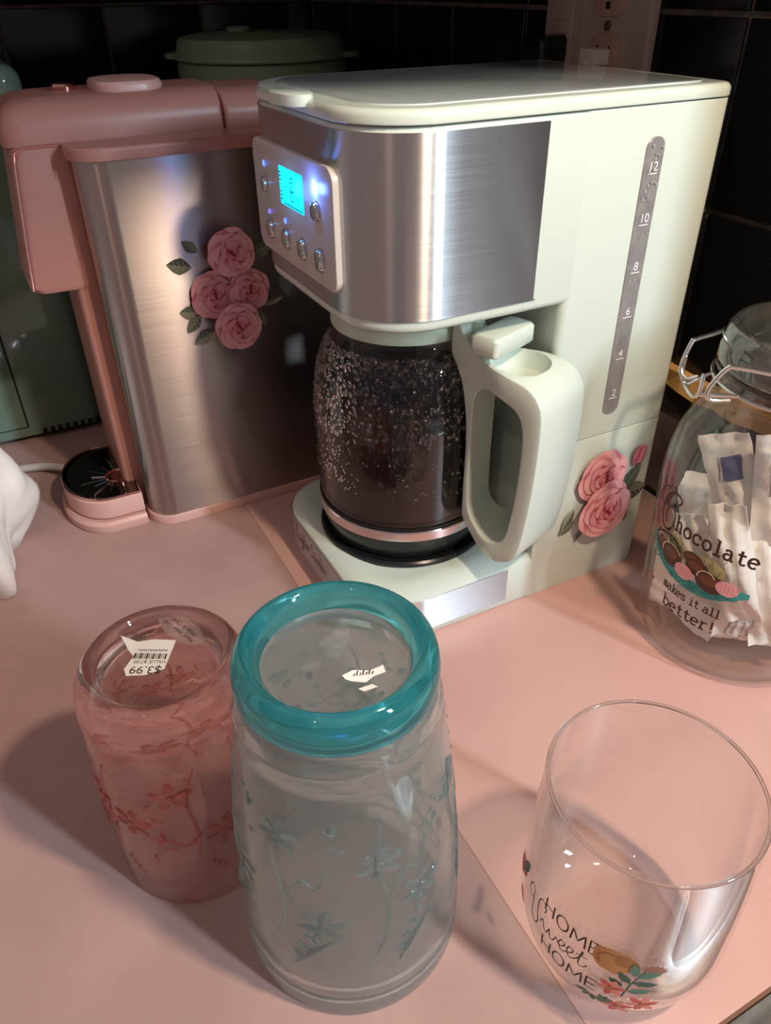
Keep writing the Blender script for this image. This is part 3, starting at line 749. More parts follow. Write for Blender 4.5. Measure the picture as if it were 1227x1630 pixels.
for k, p in enumerate(([(0, 0), (.006, .012), (.010, .004), (.014, .012)], [(.014, .002), (.020, .010), (.022, .002), (.018, -.010)], [(.024, .002), (.030, .010), (.032, -.010), (.028, -.004)])): dc.stroke(catmull([(a * .8, b * .8) for a, b in p], 5), .0012, mat('logo_grey', s2l((70, 76, 66)), .5))
dc.build('script_logo', tub)
MB().tube(catmull([(-.088, -.02, .240), (-.104, -.03, .262), (-.118, -.02, .250), (-.124, .0, .20), (-.122, .02, .10), (-.118, .04, .0045)], 6), .0036, 8).build('power_cord', MATS['cord_white'], tub)

# ================================================================== WALL OUTLETS
plm = mat('outlet_plate', s2l((184, 166, 158)), 0.4); plm2 = mat('outlet_face', s2l((186, 152, 138)), 0.4)
op = thing('outlet_plate', 'beige two gang outlet plate on the black tiled wall behind coffee maker', 'outlet', (WALL_A - 0.0022, 0.2043, 0.341))
def wprism(y0, y1, z0, z1, r, x_out, x_in, bev, name, m, parent, n=6):
    return xprism(y0, y1, z0, z1, (r,) * 4, x_out, x_in, bev, name, m, parent, n)
wprism(-.0598, .0598, -.060, .060, .004, -.0062, .0, .0020, 'plate', plm, op)
wprism(.0105, .0130, -.058, .058, .001, -.0075, -.005, .0006, 'plate_rib', plm, op)
for cz in (-.0195, .0195):
    f = wprism(-.0330, .0010, cz - .0140, cz + .0140, .009, -.0085, -.005, .0010, 'socket', plm2, op)
    for (y, z, w, h) in ((-.0225, cz + .003, .0018, .0075), (-.0095, cz + .003, .0018, .0090), (-.016, cz - .007, .0045, .0045)):
        wprism(y - w / 2, y + w / 2, z - h / 2, z + h / 2, .0006, -.0088, -.008, .0001, 'socket_slot', blk, f, 3)
wprism(-.0195, -.0125, -.0035, .0035, .0034, -.0075, -.006, .0006, 'screw', mat('screw', s2l((120, 100, 92)), .4, .6), op)
g2 = wprism(.0225, .0520, -.034, .034, .003, -.0085, -.005, .0010, 'safety_socket', plm, op)
for z in (-.004, .005): wprism(.0290, .0455, z - .003, z + .003, .0008, -.0098, -.008, .0005, 'test_button', plm2, g2, 3)
for z in (.020,):
    for y in (.031, .043): wprism(y - .001, y + .001, z - .004, z + .004, .0005, -.0088, -.008, .0001, 'socket_slot', blk, g2, 3)
pg = thing('black_plug', 'black power plug in the left socket of the wall outlet plate', 'plug', (WALL_A - 0.0107, 0.2450, 0.3215))
wprism(-.014, .014, -.012, .012, .005, -.024, 0, .003, 'plug_body', black_pl, pg)
MB().tube(catmull([(-.020, 0, -.006), (-.026, .004, -.030), (-.024, .010, -.10), (-.022, .012, -.20), (-.022, .03, -.31)], 6), .0032, 8).build('plug_cord', black_pl, pg)
wpg = thing('white_plug', 'small white plug in the lower right socket of the outlet plate', 'plug', (WALL_A - 0.0107, 0.1900, 0.3215))
wh = mat('white_plastic', (0.75, 0.72, 0.68), .35)
wprism(-.0095, .0095, -.0055, .0055, .002, -.013, 0, .0015, 'plug_body', wh, wpg)
MB().tube(catmull([(-.011, 0, -.003), (-.018, .0, -.020), (-.020, .004, -.10), (-.020, .006, -.20), (-.020, .01, -.31)], 6), .0026, 8).build('plug_cord', wh, wpg)

# ================================================================== WHITE CLOTH AT THE LEFT EDGE
from mathutils import noise as mnoise
cl = MB(); rings = []
NS = 72
for k in range(25):
    tt = k / 24; ring = []
    prof = math.sin(PI * (.18 + .80 * tt)) ** .55 * (1.10 - .18 * tt) if tt < 1 else .12
    for i in range(NS):
        a = 2 * PI * i / NS
        p = Vector((1.6 * math.cos(a), 1.6 * math.sin(a), 1.8 * tt))
        fold = .26 * mnoise.noise(p * 1.3) + .12 * math.sin(5 * a + 4 * tt + 2 * mnoise.noise(p)) + .07 * mnoise.noise(p * 4)
        r = prof * (1 + fold)
        ring.append((.054 * r * math.cos(a), .070 * r * math.sin(a), max(0.0, .150 * tt + (.020 * mnoise.noise(p * 1.1 + Vector((3, 1, 2))) if 0 < k else 0))))
    rings.append(ring)
cl.rings(rings)
o = cl.build('crumpled_cloth', mat('white_cloth', s2l((236, 228, 222)), 0.8, bump=(60, .3)), angle=180); o.location = (-0.243, 0.238, 0.0)
tag(o, 'crumpled white cloth standing on the counter at the left edge', 'cloth')

# ================================================================== GLASSES
def solid_glass(name, col, rough=0.03, bump=None, ior=1.45, milk=0.0, milkcol=(.8, .8, .8), thin=0.0):
    if name in MATS: return MATS[name]
    m = mat(name, col, rough, trans=1.0, ior=ior, bump=bump)
    if milk > 0:
        nt = m.node_tree; b = nt.nodes['Principled BSDF']; out = nt.nodes['Material Output']
        d = nt.nodes.new('ShaderNodeBsdfTranslucent'); d.inputs[0].default_value = (*milkcol, 1)
        d2 = nt.nodes.new('ShaderNodeBsdfDiffuse'); d2.inputs[0].default_value = (*milkcol, 1)
        m0 = nt.nodes.new('ShaderNodeMixShader'); m0.inputs[0].default_value = .5
        nt.links.new(d.outputs[0], m0.inputs[1]); nt.links.new(d2.outputs[0], m0.inputs[2])
        mx = nt.nodes.new('ShaderNodeMixShader'); mx.inputs[0].default_value = milk
        nt.links.new(b.outputs[0], mx.inputs[1]); nt.links.new(m0.outputs[0], mx.inputs[2]); nt.links.new(mx.outputs[0], out.inputs['Surface'])
        if thin > 0:   # part of the light passes straight through the thin pressed wall
            tr_ = nt.nodes.new('ShaderNodeBsdfTransparent'); tr_.inputs[0].default_value = (*col, 1)
            m2 = nt.nodes.new('ShaderNodeMixShader'); m2.inputs[0].default_value = thin
            nt.links.new(mx.outputs[0], m2.inputs[1]); nt.links.new(tr_.outputs[0], m2.inputs[2]); nt.links.new(m2.outputs[0], out.inputs['Surface'])
    return m
def prof_r(prof):
    def fn(z):
        for (r0, z0), (r1, z1) in zip(prof, prof[1:]):
            if min(z0, z1) <= z <= max(z0, z1) and z0 != z1: return r0 + (r1 - r0) * (z - z0) / (z1 - z0)
        return prof[-1][0]
    return fn
def relief(items, rfun, name, m, parent, h=.0009):
    """raised ornament on the wall of a pressed glass: tapered ridges along (theta, z) paths and oval beads"""
    mb = MB()
    for it in items:
        if it[0] == 'r':
            _, pts, w = it; pts = catmull(pts, 5); P = []
            for th, z in pts: r = rfun(z) + .0001; P.append((r * math.cos(th), r * math.sin(th), z))
            n = len(P); rad = [w * (.35 + .65 * math.sin(PI * (i + .5) / n)) for i in range(n)]
            mb.tube(P, rad, 6)
        else:
            _, th, z, a, b_, rot = it; r = rfun(z)
            c_ = Vector((r * math.cos(th), r * math.sin(th), z)); nr = Vector((math.cos(th), math.sin(th), 0)); tx = Vector((-math.sin(th), math.cos(th), 0)); up = Vector((0, 0, 1))
            rg = []
            for kk, hh in ((1, -.2), (.85, .45), (.5, .85), (.15, 1.0)):
                ring = []
                for i in range(12):
                    q = 2 * PI * i / 12; x, y = a * kk * math.cos(q), b_ * kk * math.sin(q)
                    ring.append(c_ + nr * (hh * h) + tx * (x * math.cos(rot) - y * math.sin(rot)) + up * (x * math.sin(rot) + y * math.cos(rot)))
                rg.append(ring)
            mb.rings(rg)
    return mb.build(name, m, parent, angle=60)
def flower_relief(th, z, s_, r, items, n=6):
    for k in range(n):
        a = 2 * PI * k / n + .3
        items.append(('b', th + .62 * s_ * math.cos(a) / r, z + .62 * s_ * math.sin(a), .42 * s_, .24 * s_, a))
    items.append(('b', th, z, .22 * s_, .22 * s_, 0))

# ---- teal tumbler, standing on its mouth
teal = thing('teal_tumbler', 'tall upside down tumbler with thick teal glass base and embossed clear sides', 'tumbler', (-0.0866, -0.1444, 0))
clear_t = solid_glass('tumbler_grey_glass', (0.84, 0.95, 0.94), 0.06, bump=(45, .25), milk=0.11, milkcol=(.56, .62, .62), thin=.10)
teal_g = solid_glass('tumbler_teal_glass', (0.24, 0.84, 0.88), 0.05, milk=0.15, milkcol=(.05, .55, .62), thin=.10)
TO = [(.0478, .0), (.0494, .0012), (.0500, .004), (.0503, .012), (.0500, .0145), (.0494, .0155), (.0500, .0165), (.0501, .026), (.0494, .0275), (.0499, .029), (.0490, .045), (.0468, .080), (.0438, .115), (.0408, .142), (.0392, .1505), (.0397, .1515), (.0388, .1530), (.0366, .1604)]
TI = [(.0340, .1598), (.0362, .149), (.0410, .115), (.0440, .080), (.0462, .045), (.0472, .02), (.0470, .003)]
MB().lathe(TO + TI + [TO[0]], seg=96).build('wall', clear_t, teal, angle=60)
BASE = catmull([(.0362, .1606), (.0374, .1622), (.0381, .1660), (.0378, .1710), (.0364, .1752), (.0338, .1774), (.0310, .1766), (.0292, .1738), (.0283, .1710), (.0276, .1690)], 4)
MB().lathe(BASE + [(.0270, .1640), (.0290, .1604), (.0330, .1600), (.0362, .1606)], seg=96).build('teal_base_ring', teal_g, teal, angle=60)
MB().lathe([(0, .1600), (.0262, .1602), (.0269, .1640), (.0275, .1688), (.0262, .1697), (.0200, .1696), (0, .1698)], seg=96).build('base_disc', clear_t, teal, angle=60)
items = []
rf = prof_r(TO[9:])
rnd = random.Random(2)
for k in range(7):
    t0 = 2 * PI * k / 7
    flower_relief(t0 + .10, .118 - .012 * (k % 2), .0095, .044, items)
    flower_relief(t0 + .48, .070 + .010 * (k % 2), .0110, .047, items)
    items.append(('r', [(t0 - .05, .045), (t0 + .10, .060), (t0 + .15, .085), (t0 + .05, .105), (t0 + .12, .128)], .0010))
    items.append(('r', [(t0 + .15, .085), (t0 + .32, .098), (t0 + .45, .095), (t0 + .55, .108)], .0008))
    for j in range(5): items.append(('b', t0 + .25 + .06 * j, .048 + .006 * j, .0014, .0045, .9 - .2 * j))
    for j in range(6): items.append(('b', t0 + .60 + rnd.uniform(-.1, .1), .118 + rnd.uniform(-.012, .012), .0013, .0013, 0))
    for j in range(5): items.append(('r', [(t0 + .22, .040), (t0 + .25 + .05 * j, .047 + .002 * j), (t0 + .28 + .09 * j, .050 + .004 * j)], .0006))
relief(items, rf, 'embossed_flowers', clear_t, teal)
dc = Decal(top_surf(-.002, -.010, .1698, -.35))
paper = mat('torn_paper', s2l((232, 230, 226)), .8)
dc.poly([(0, .001), (.004, .003), (.010, .002), (.015, .004), (.0155, .0005), (.011, -.001), (.008, -.0035), (.003, -.0022), (.001, -.001)], paper)
dc.poly([(.005, -.006), (.010, -.0045), (.012, -.006), (.007, -.0075)], paper)
for k in range(7): dc.stroke([(.004 + k * .0011, .0), (.0046 + k * .0011, .0012 * (1 + k % 2))], .0004, INK)
dc.build('torn_label', teal)
dc = Decal(top_surf(0, 0, .1698, 0)); chalk = mat('chalky_residue', s2l((176, 196, 198)), .9)
for k, (x, y, a, b_) in enumerate(((.004, .008, .006, .004), (.008, .012, .004, .003), (.001, .003, .003, .004), (-.010, .000, .004, .002))): dc.poly(ell(x, y, a, b_, k, 24, .12, k), thin_glass('residue_film', (.95, .95, .95), 0.0, .5, .14, (.70, .75, .75)))
dc.build('residue', teal)

# ---- pink tumbler
pk = thing('pink_tumbler', 'upside down pink embossed glass tumbler with a price sticker on its base', 'tumbler', (-0.1405, -0.0720, 0))
pink_g = solid_glass('tumbler_pink_glass', (0.985, 0.83, 0.81), 0.025, bump=(50, .3), milk=0.04, milkcol=(.85, .55, .50), thin=.20)
PO = [(.0385, .0), (.0398, .0010), (.0402, .003), (.0402, .030), (.0398, .070), (.0392, .100), (.0386, .115), (.0372, .1235), (.0345, .1295), (.0318, .1322), (.0296, .1324), (.0280, .1310), (.0272, .1285)]
PII = [(.0262, .1282), (.015, .1280), (0, .1280)]
PIN = [(0, .1180), (.022, .1185), (.032, .1160), (.0350, .108), (.0368, .070), (.0374, .030), (.0374, .002)]
MB().lathe([(0, .1280), (.015, .1280), (.0262, .1282)] + list(reversed(PO)) + list(reversed(PIN)), seg=96).build('wall', pink_g, pk, angle=60)
items = []
rf2 = prof_r(PO[2:])
for k in range(6):
    t0 = 2 * PI * k / 6 + .2
    flower_relief(t0, .085 - .014 * (k % 2), .0100, .040, items, 5)
    flower_relief(t0 + .5, .052 + .012 * (k % 2), .0105, .040, items, 6)
    items.append(('r', [(t0 + .1, .030), (t0 + .2, .055), (t0 + .15, .080), (t0 + .3, .100)], .0010))
    items.append(('r', [(t0 - .3, .048), (t0 - .15, .056), (t0 + .05, .050), (t0 + .25, .058)], .0011))
    for j in range(7): items.append(('b', t0 + .7 + .07 * (j % 4), .040 + .012 * (j % 3) + .003 * j, .0013, .0034, .5 * j))
    for j in range(4): items.append(('b', t0 + .3 + .05 * j, .033 - .003 * j, .0014, .0018, 0))
relief(items, rf2, 'embossed_flowers', solid_glass('pressed_rose_glass', (0.93, 0.56, 0.52), 0.03, milk=.05, milkcol=(.7, .3, .28), thin=.1), pk)
# stickers on the base, upside down to the viewer
dc = Decal(top_surf(-.0010, .0100, .1283, math.radians(152)), .00003)
dc.poly([(-.010, -.004), (-.009, .0135), (-.0015, .0170), (.0065, .0175), (.0085, .0135), (.0065, .0060), (.010, .0020), (.0160, -.0070), (.0070, -.0030), (.0, -.0045)], paper, 2, (0, .006))
dc.text('$3.99', .0062, -.0080, .0120, INK)
dc.text('VALUE $7.00', .0026, -.0088, .0085, INK)
for k in range(16):
    dc.stroke([(-.0078 + k * .0009, .0045), (-.0078 + k * .0009, .0078)], .0003 + .0004 * ((k * 7) % 3 == 0), INK)
for k in range(12): dc.stroke([(-.0078 + k * .0011, .0026), (-.0072 + k * .0011, .0034 - .0006 * (k % 2))], .0005, INK)
dc.build('price_sticker', pk)
dc = Decal(top_surf(.0135, .0150, .1283, math.radians(112)), .00003)
film = thin_glass('clear_sticker', (.95, .92, .92), 0.6, .2, .25, (.85, .75, .75))
dc.poly(ell(0, 0, .0145, .0062, 0, 36), film, 2)
dc.text('Hand Wash Only', .0030, 0, .0008, INK, 0, 'CENTER'); dc.text('Made in China', .0030, 0, -.0026, INK, 0, 'CENTER')
dc.build('care_sticker', pk)

# ---- stemless glass
st = thing('stemless_glass', 'clear stemless glass reading HOME Sweet HOME with painted flowers', 'glass', (0.0168, -0.2125, 0))
clear_g = thin_glass('clear_glass', (0.972, 0.975, 0.972), 1.5, 0.012)
SO = [(0, .0012), (.024, .0010), (.029, .0), (.0335, .0016), (.0385, .0080), (.0425, .0190), (.0446, .0310), (.0450, .0400), (.0447, .0550), (.0440, .0800), (.0424, .1118)]
SOc = [(0, .0012), (.024, .0010)] + catmull(SO[2:], 5)
SI = [(.0412, .1118), (.0426, .0800), (.0433, .0550), (.0435, .0400), (.0430, .0310), (.0408, .0200), (.0365, .0120), (.030, .0085), (.018, .0072), (0, .0070)]
MB().lathe(SOc + [(.0424, .1122), (.0418, .1126), (.0412, .1122)] + SI, seg=96).build('bowl', clear_g, st, angle=60)
rim_g = mat('glass_rim', (.9, .9, .88), .03, trans=1.0)
mb = MB(); mb.lathe([(.0412 + .0008 * math.cos(a) + .0003, .1120 + .0008 * math.sin(a)) for a in [2 * PI * i / 8 for i in range(9)]], seg=96); mb.build('rim', rim_g, st, angle=180)
sr = prof_r(SOc[2:])
dc = Decal(round_surf(sr, math.radians(177), .0475))
def caps(d, txt, x, y, h, w, m, adv):
    G = {'H': [[(0, 0), (0, 1)], [(.55, 0), (.55, 1)], [(0, .5), (.55, .5)]], 'O': [arc(.32, .5, .33, .52, 0, 360, 20)], 'M': [[(0, 0), (.06, 1), (.38, .25), (.70, 1), (.76, 0)]], 'E': [[(.5, 1), (0, 1), (0, 0), (.5, 0)], [(0, .52), (.42, .52)]]}
    for ch in txt:
        for p in G[ch]:
            q = []
            for a, b_ in zip(p, p[1:]): q += [(a[0] + (b_[0] - a[0]) * k / 4, a[1] + (b_[1] - a[1]) * k / 4) for k in range(4)]
            q.append(p[-1]); d.stroke([(x + a * h, y + b_ * h) for a, b_ in q], w, m)
        x += adv[ch]
ADV = {'H': .0068, 'O': .0072, 'M': .0082, 'E': .006}
caps(dc, 'HOME', .0010, .0085, .0085, .0008, INK, ADV)
caps(dc, 'HOME', .0030, -.0165, .0085, .0008, INK, ADV)
SW = [[(-.006, .006), (-.0085, .0045), (-.0105, .0075), (-.0088, .0125), (-.0068, .0105), (-.0062, .003), (-.0056, -.004), (-.0030, -.0072), (-.0012, -.004), (-.0025, .004), (-.0022, .0110), (.0002, .0130), (.0022, .0100), (.0018, .0070)],
      [(.0005, -.0010), (.0018, .0022), (.0030, -.0020), (.0046, -.0030), (.0058, .0012), (.0066, -.0030), (.0084, -.0030), (.0096, .0010), (.0112, -.0012), (.0130, -.0004), (.0140, .0024), (.0122, .0032), (.0112, .0000), (.0126, -.0034), (.0150, -.0018), (.0172, .0006), (.0178, .0030), (.0160, .0036), (.0152, .0002), (.0168, -.0032), (.0196, -.0004), (.0214, .0050), (.0212, .0064), (.0206, -.0020), (.0224, -.0034), (.0244, -.0004)], [(.0190, .0030), (.0236, .0040)]]
for p in SW: dc.stroke(catmull(p, 5), .0006, INK)
FL = [mat('paint_%d' % i, s2l(c), .5) for i, c in enumerate([(196, 142, 84), (168, 112, 70), (92, 126, 108), (64, 92, 78), (204, 96, 88), (222, 140, 124), (150, 104, 84)])]
def fleaf(x, y, l, w, a, m):
    c, s_ = math.cos(a), math.sin(a)
    dc.poly([(x + t_ * l * c - q * w * s_, y + t_ * l * s_ + q * w * c) for t_, q in ((0, 0), (.3, .5), (.7, .45), (1, 0), (.7, -.45), (.3, -.5))], m, 2)
dc.poly(ell(.0330, .0120, .0088, .0080, .3, 26, .06, 3), FL[0]); dc.poly(ell(.0370, .0140, .0044, .0040, 0, 20, .1, 4), FL[1]); dc.stroke(arc(.032, .011, .005, .005, 30, 220), .0010, FL[1])
dc.stroke([(.0390, -.012), (.0410, .000), (.0450, .012)], .0008, FL[3])
for (x, y, l, w, a, m) in ((.0425, .005, .012, .0045, .7, 2), (.041, .001, .010, .004, .1, 3), (.0405, .0, .008, .004, 2.2, 3), (.0415, .006, .009, .004, 1.7, 2), (.040, -.006, .010, .0042, .35, 2), (.0385, -.003, .007, .0035, 2.6, 3)): fleaf(x, y, l, w, a, FL[m])
for k in range(7): fleaf(.0475, .0120, .0055, .0022, .2 + k * .42, FL[6])
for (cx_, cy_, s_) in ((.0345, -.006, .0062), (.0470, -.0130, .0068), (.0385, -.0190, .0070)):
    for k in range(6): fleaf(cx_, cy_, s_, s_ * .5, k * 1.047 + .3, FL[4 + k % 2])
    dc.poly(ell(cx_, cy_, .0012, .0012, 0, 10), FL[1])
for k in range(8): fleaf(.0270 + .0008 * k, -.0150 - .0004 * k, .0060, .0024, -2.6 + k * .62, FL[3 - k % 2])
dc.build('painted_lettering', st)
dc = Decal(round_surf(sr, math.radians(150), .046))
for k in range(5): fleaf(0, 0, .010, .005, 1.2 + k * .5, FL[4 + k % 2])
fleaf(0, .004, .014, .005, 1.1, FL[2]); fleaf(.001, -.006, .010, .004, -1.0, FL[4]); dc.build('painted_flower', st)

# ================================================================== GLASS JAR
JX, JY = 0.2267, -0.090
jar = thing('glass_jar', 'large clip top glass jar lettered Chocolate makes it all better', 'jar', (JX, JY, 0))
glass_j = thin_glass('jar_glass', (0.955, 0.955, 0.945), 1.25, 0.02)
JO = catmull([(.040, .0), (.052, .0010), (.0585, .0050), (.0612, .0150), (.0625, .0400), (.0640, .0800), (.0648, .1100), (.0640, .1300), (.0605, .1480), (.0545, .1620), (.0490, .1700), (.0462, .1745), (.0465, .1775), (.0490, .1790), (.0492, .1815), (.0462, .1830), (.0460, .1880), (.0492, .1900), (.0495, .1930)], 4)
JI = [(.0440, .1930), (.0430, .1750), (.0460, .1690), (.0570, .1480), (.0608, .130), (.0616, .110), (.0608, .080), (.0593, .040), (.0575, .014), (.052, .008), (.03, .006), (0, .006)]
MB().lathe([(0, .004), (.030, .0035)] + JO + JI, seg=96).build('body', glass_j, jar, angle=60)
lidj = MB().lathe([(0, .1975), (.036, .1960), (.043, .1938), (.0490, .1940), (.0505, .1965), (.0500, .2030), (.0485, .2090), (.0470, .2140), (.0440, .2160), (.0410, .2150), (.0390, .2110), (.0350, .2095), (.0320, .2110), (.0290, .2095), (.0240, .2085), (.0210, .2100), (.0180, .2085), (.010, .2075), (0, .2075)], seg=96).build('lid', thin_glass('jar_lid_glass', (0.88, 0.89, 0.87), 2.2, 0.04, .06, (.75, .76, .72)), jar, angle=60)
wire = mat('clip_wire', (0.72, 0.68, 0.64), 0.28, 1.0)
def jw(r, deg, z): a = math.radians(deg); return (r * math.cos(a), r * math.sin(a), z)
cl_ = MB().tube(catmull([jw(.0502, d, .1860) for d in range(0, 360, 15)] + [jw(.0502, 0, .1860)], 2), .0011, 7).build('neck_wire', wire, jar)
bail = MB()
bail.tube(catmull([jw(.049, 100, .2055), jw(.051, 124, .2050), jw(.063, 139, .2045), jw(.0655, 141, .2030), jw(.0685, 144, .1940), jw(.0690, 146, .1880), jw(.0660, 148, .1850), jw(.060, 147, .1860)], 8), .0013, 8)
bail.tube(catmull([jw(.049, 215, .2055), jw(.0510, 192, .2050), jw(.0590, 177, .2050), jw(.0620, 174, .2035), jw(.0660, 171, .1940), jw(.0665, 170, .1870), jw(.0630, 171, .1840), jw(.0560, 176, .1850)], 8), .0013, 8)
bail.build('wire_bail', wire, jar)
clip = MB()
clip.tube(catmull([jw(.068, 145, .1970), jw(.068, 146, .1860), jw(.066, 150, .1810), jw(.066, 160, .1805), jw(.066, 164, .1860), jw(.065, 163, .1960)], 5), .0011, 8)
clip.tube(catmull([jw(.0505, 140, .1860), jw(.058, 146, .1850), jw(.066, 150, .1830)], 4), .0011, 8)
clip.tube(catmull([jw(.0505, 175, .1860), jw(.058, 168, .1850), jw(.066, 162, .1830)], 4), .0011, 8)
clip.build('clip', wire, jar)
# printed lettering
jr = prof_r(JO[8:])
ink_b = mat('print_chocolate_brown', s2l((66, 32, 26)), .5)
jd = Decal(round_surf(jr, math.radians(168), .1030))
slab_text(jd, 'hocolate', .0020, -.0045, .0068, .0016, ink_b, 1.10)
jd.stroke(catmull([(.0010, .0115), (.0035, .0150), (.0010, .0175), (-.0050, .0170), (-.0110, .0110), (-.0130, .0020), (-.0105, -.0060), (-.0055, -.0090), (-.0005, -.0060), (.0010, .0015), (-.0015, .0080), (-.0052, .0075), (-.0078, .0015), (-.0062, -.0055)], 6), .0014, ink_b)
jd.stroke(catmull([(-.0065, .0155), (-.0108, .0100), (-.0124, .0020), (-.0102, -.0055)], 6), [.0006 + .0022 * math.sin(PI * i / 18) for i in range(19)], ink_b)
jd.stroke(catmull([(-.0050, .0172), (-.0120, .0175), (-.0180, .0120), (-.0200, .0020), (-.0175, -.0080), (-.0110, -.0125), (-.0020, -.0105), (.0060, -.0110), (.0105, -.0165), (.0100, -.0190)], 6), .0010, ink_b)
jd.build('chocolate_lettering', jar)
_rs = round_surf(jr, math.radians(187), .0815); jd = Decal(lambda u, v, o: _rs(u * 1.20, v * 1.05, o))
tq = [mat('print_teal_%d' % i, s2l(c), .5) for i, c in enumerate([(52, 150, 144), (92, 184, 172), (36, 120, 122)])]
ch = [mat('print_choc_%d' % i, s2l(c), .35) for i, c in enumerate([(74, 40, 28), (110, 62, 38), (140, 88, 56)])]
yl = mat('print_straw', s2l((206, 196, 140)), .5); cream = mat('print_cream', s2l((226, 206, 178)), .5)
for (x, y, rx, ry, m, a) in ((-.0130, .0085, .0060, .0050, yl, 0), (.0085, .0060, .0075, .0055, yl, -.3), (-.0075, .0060, .0045, .0050, cream, 0), (.0035, .0065, .0050, .0045, cream, 0)): jd.poly(ell(x, y, rx, ry, a, 22, .05, 3), m)
rnd = random.Random(9)
for k in range(26): x = rnd.choice((-.0130, .0085)) + rnd.uniform(-.006, .006); y = .008 + rnd.uniform(-.004, .005); jd.stroke([(x, y), (x + rnd.uniform(-.002, .002), y + .004)], .0004, mat('print_straw_dark', s2l((160, 150, 90)), .5))
up_ = catmull([(-.0300, .0085), (-.0275, .0085), (-.0250, .0050), (-.0200, .0000), (-.0120, -.0035), (.0, -.0050), (.0120, -.0040), (.0200, -.0005), (.0245, .0015), (.0285, .0010)], 4)
lo_ = catmull([(-.0305, .0050), (-.0290, .0020), (-.0262, -.0020), (-.0205, -.0070), (-.0120, -.0110), (.0, -.0128), (.0120, -.0115), (.0200, -.0075), (.0255, -.0040), (.0285, -.0025)], 4)
jd.put([(p[0], p[1] - .0025) for ab_ in zip(up_, lo_) for p in ab_], [(2 * q, 2 * q + 1, 2 * q + 3, 2 * q + 2) for q in range(len(up_) - 1)], tq[0])
for k in range(46):
    x = rnd.uniform(-.027, .024); y = -.0110 + .0000115 * (x * 1000) ** 2 + rnd.uniform(-.0028, .0028)
    jd.stroke([(x, y), (x + rnd.uniform(.001, .003), y + rnd.uniform(-.0015, .0020))], .0005, tq[1 + k % 2])
for (x, y, rx, ry, a, m) in ((-.0205, .0055, .0050, .0068, .3, ch[0]), (.0000, .0085, .0050, .0042, 0, ch[0]), (.0030, .0040, .0062, .0055, 0, ch[0]), (-.0118, .0015, .0068, .0072, 0, ch[0]), (.0105, -.0015, .0072, .0066, -.2, ch[0])):
    jd.poly(ell(x, y, rx, ry, a, 24), m); jd.poly(ell(x - rx * .1, y + ry * .2, rx * .65, ry * .5, a, 18), ch[1], 2)
for (x, y) in ((-.0030, -.0030), (.0185, -.0005)):
    jd.poly(ell(x, y, .0052, .0050, 0, 22), PINKS[0])
    for k in range(6): jd.stroke([(x - .004 + k * .0016, y - .0030), (x - .0044 + k * .0017, y + .0032)], .0004, PINKS[1])
for (x, y, r0) in ((-.0195, .0080, .0030), (-.0118, .0035, .0060), (.0085, .0015, .0042)): jd.stroke(arc(x, y, r0, r0, 20, 200), .0006, cream)
jd.build('chocolate_basket', jar)
jd = Decal(round_surf(jr, math.radians(174), .0555))
slab_text(jd, 'makes it all', -.0040, .0000, .0042, .0010, ink_b, .96)
slab_text(jd, 'better!', -.0005, -.0125, .0058, .0013, ink_b, 1.05)
jd.build('small_lettering', jar)

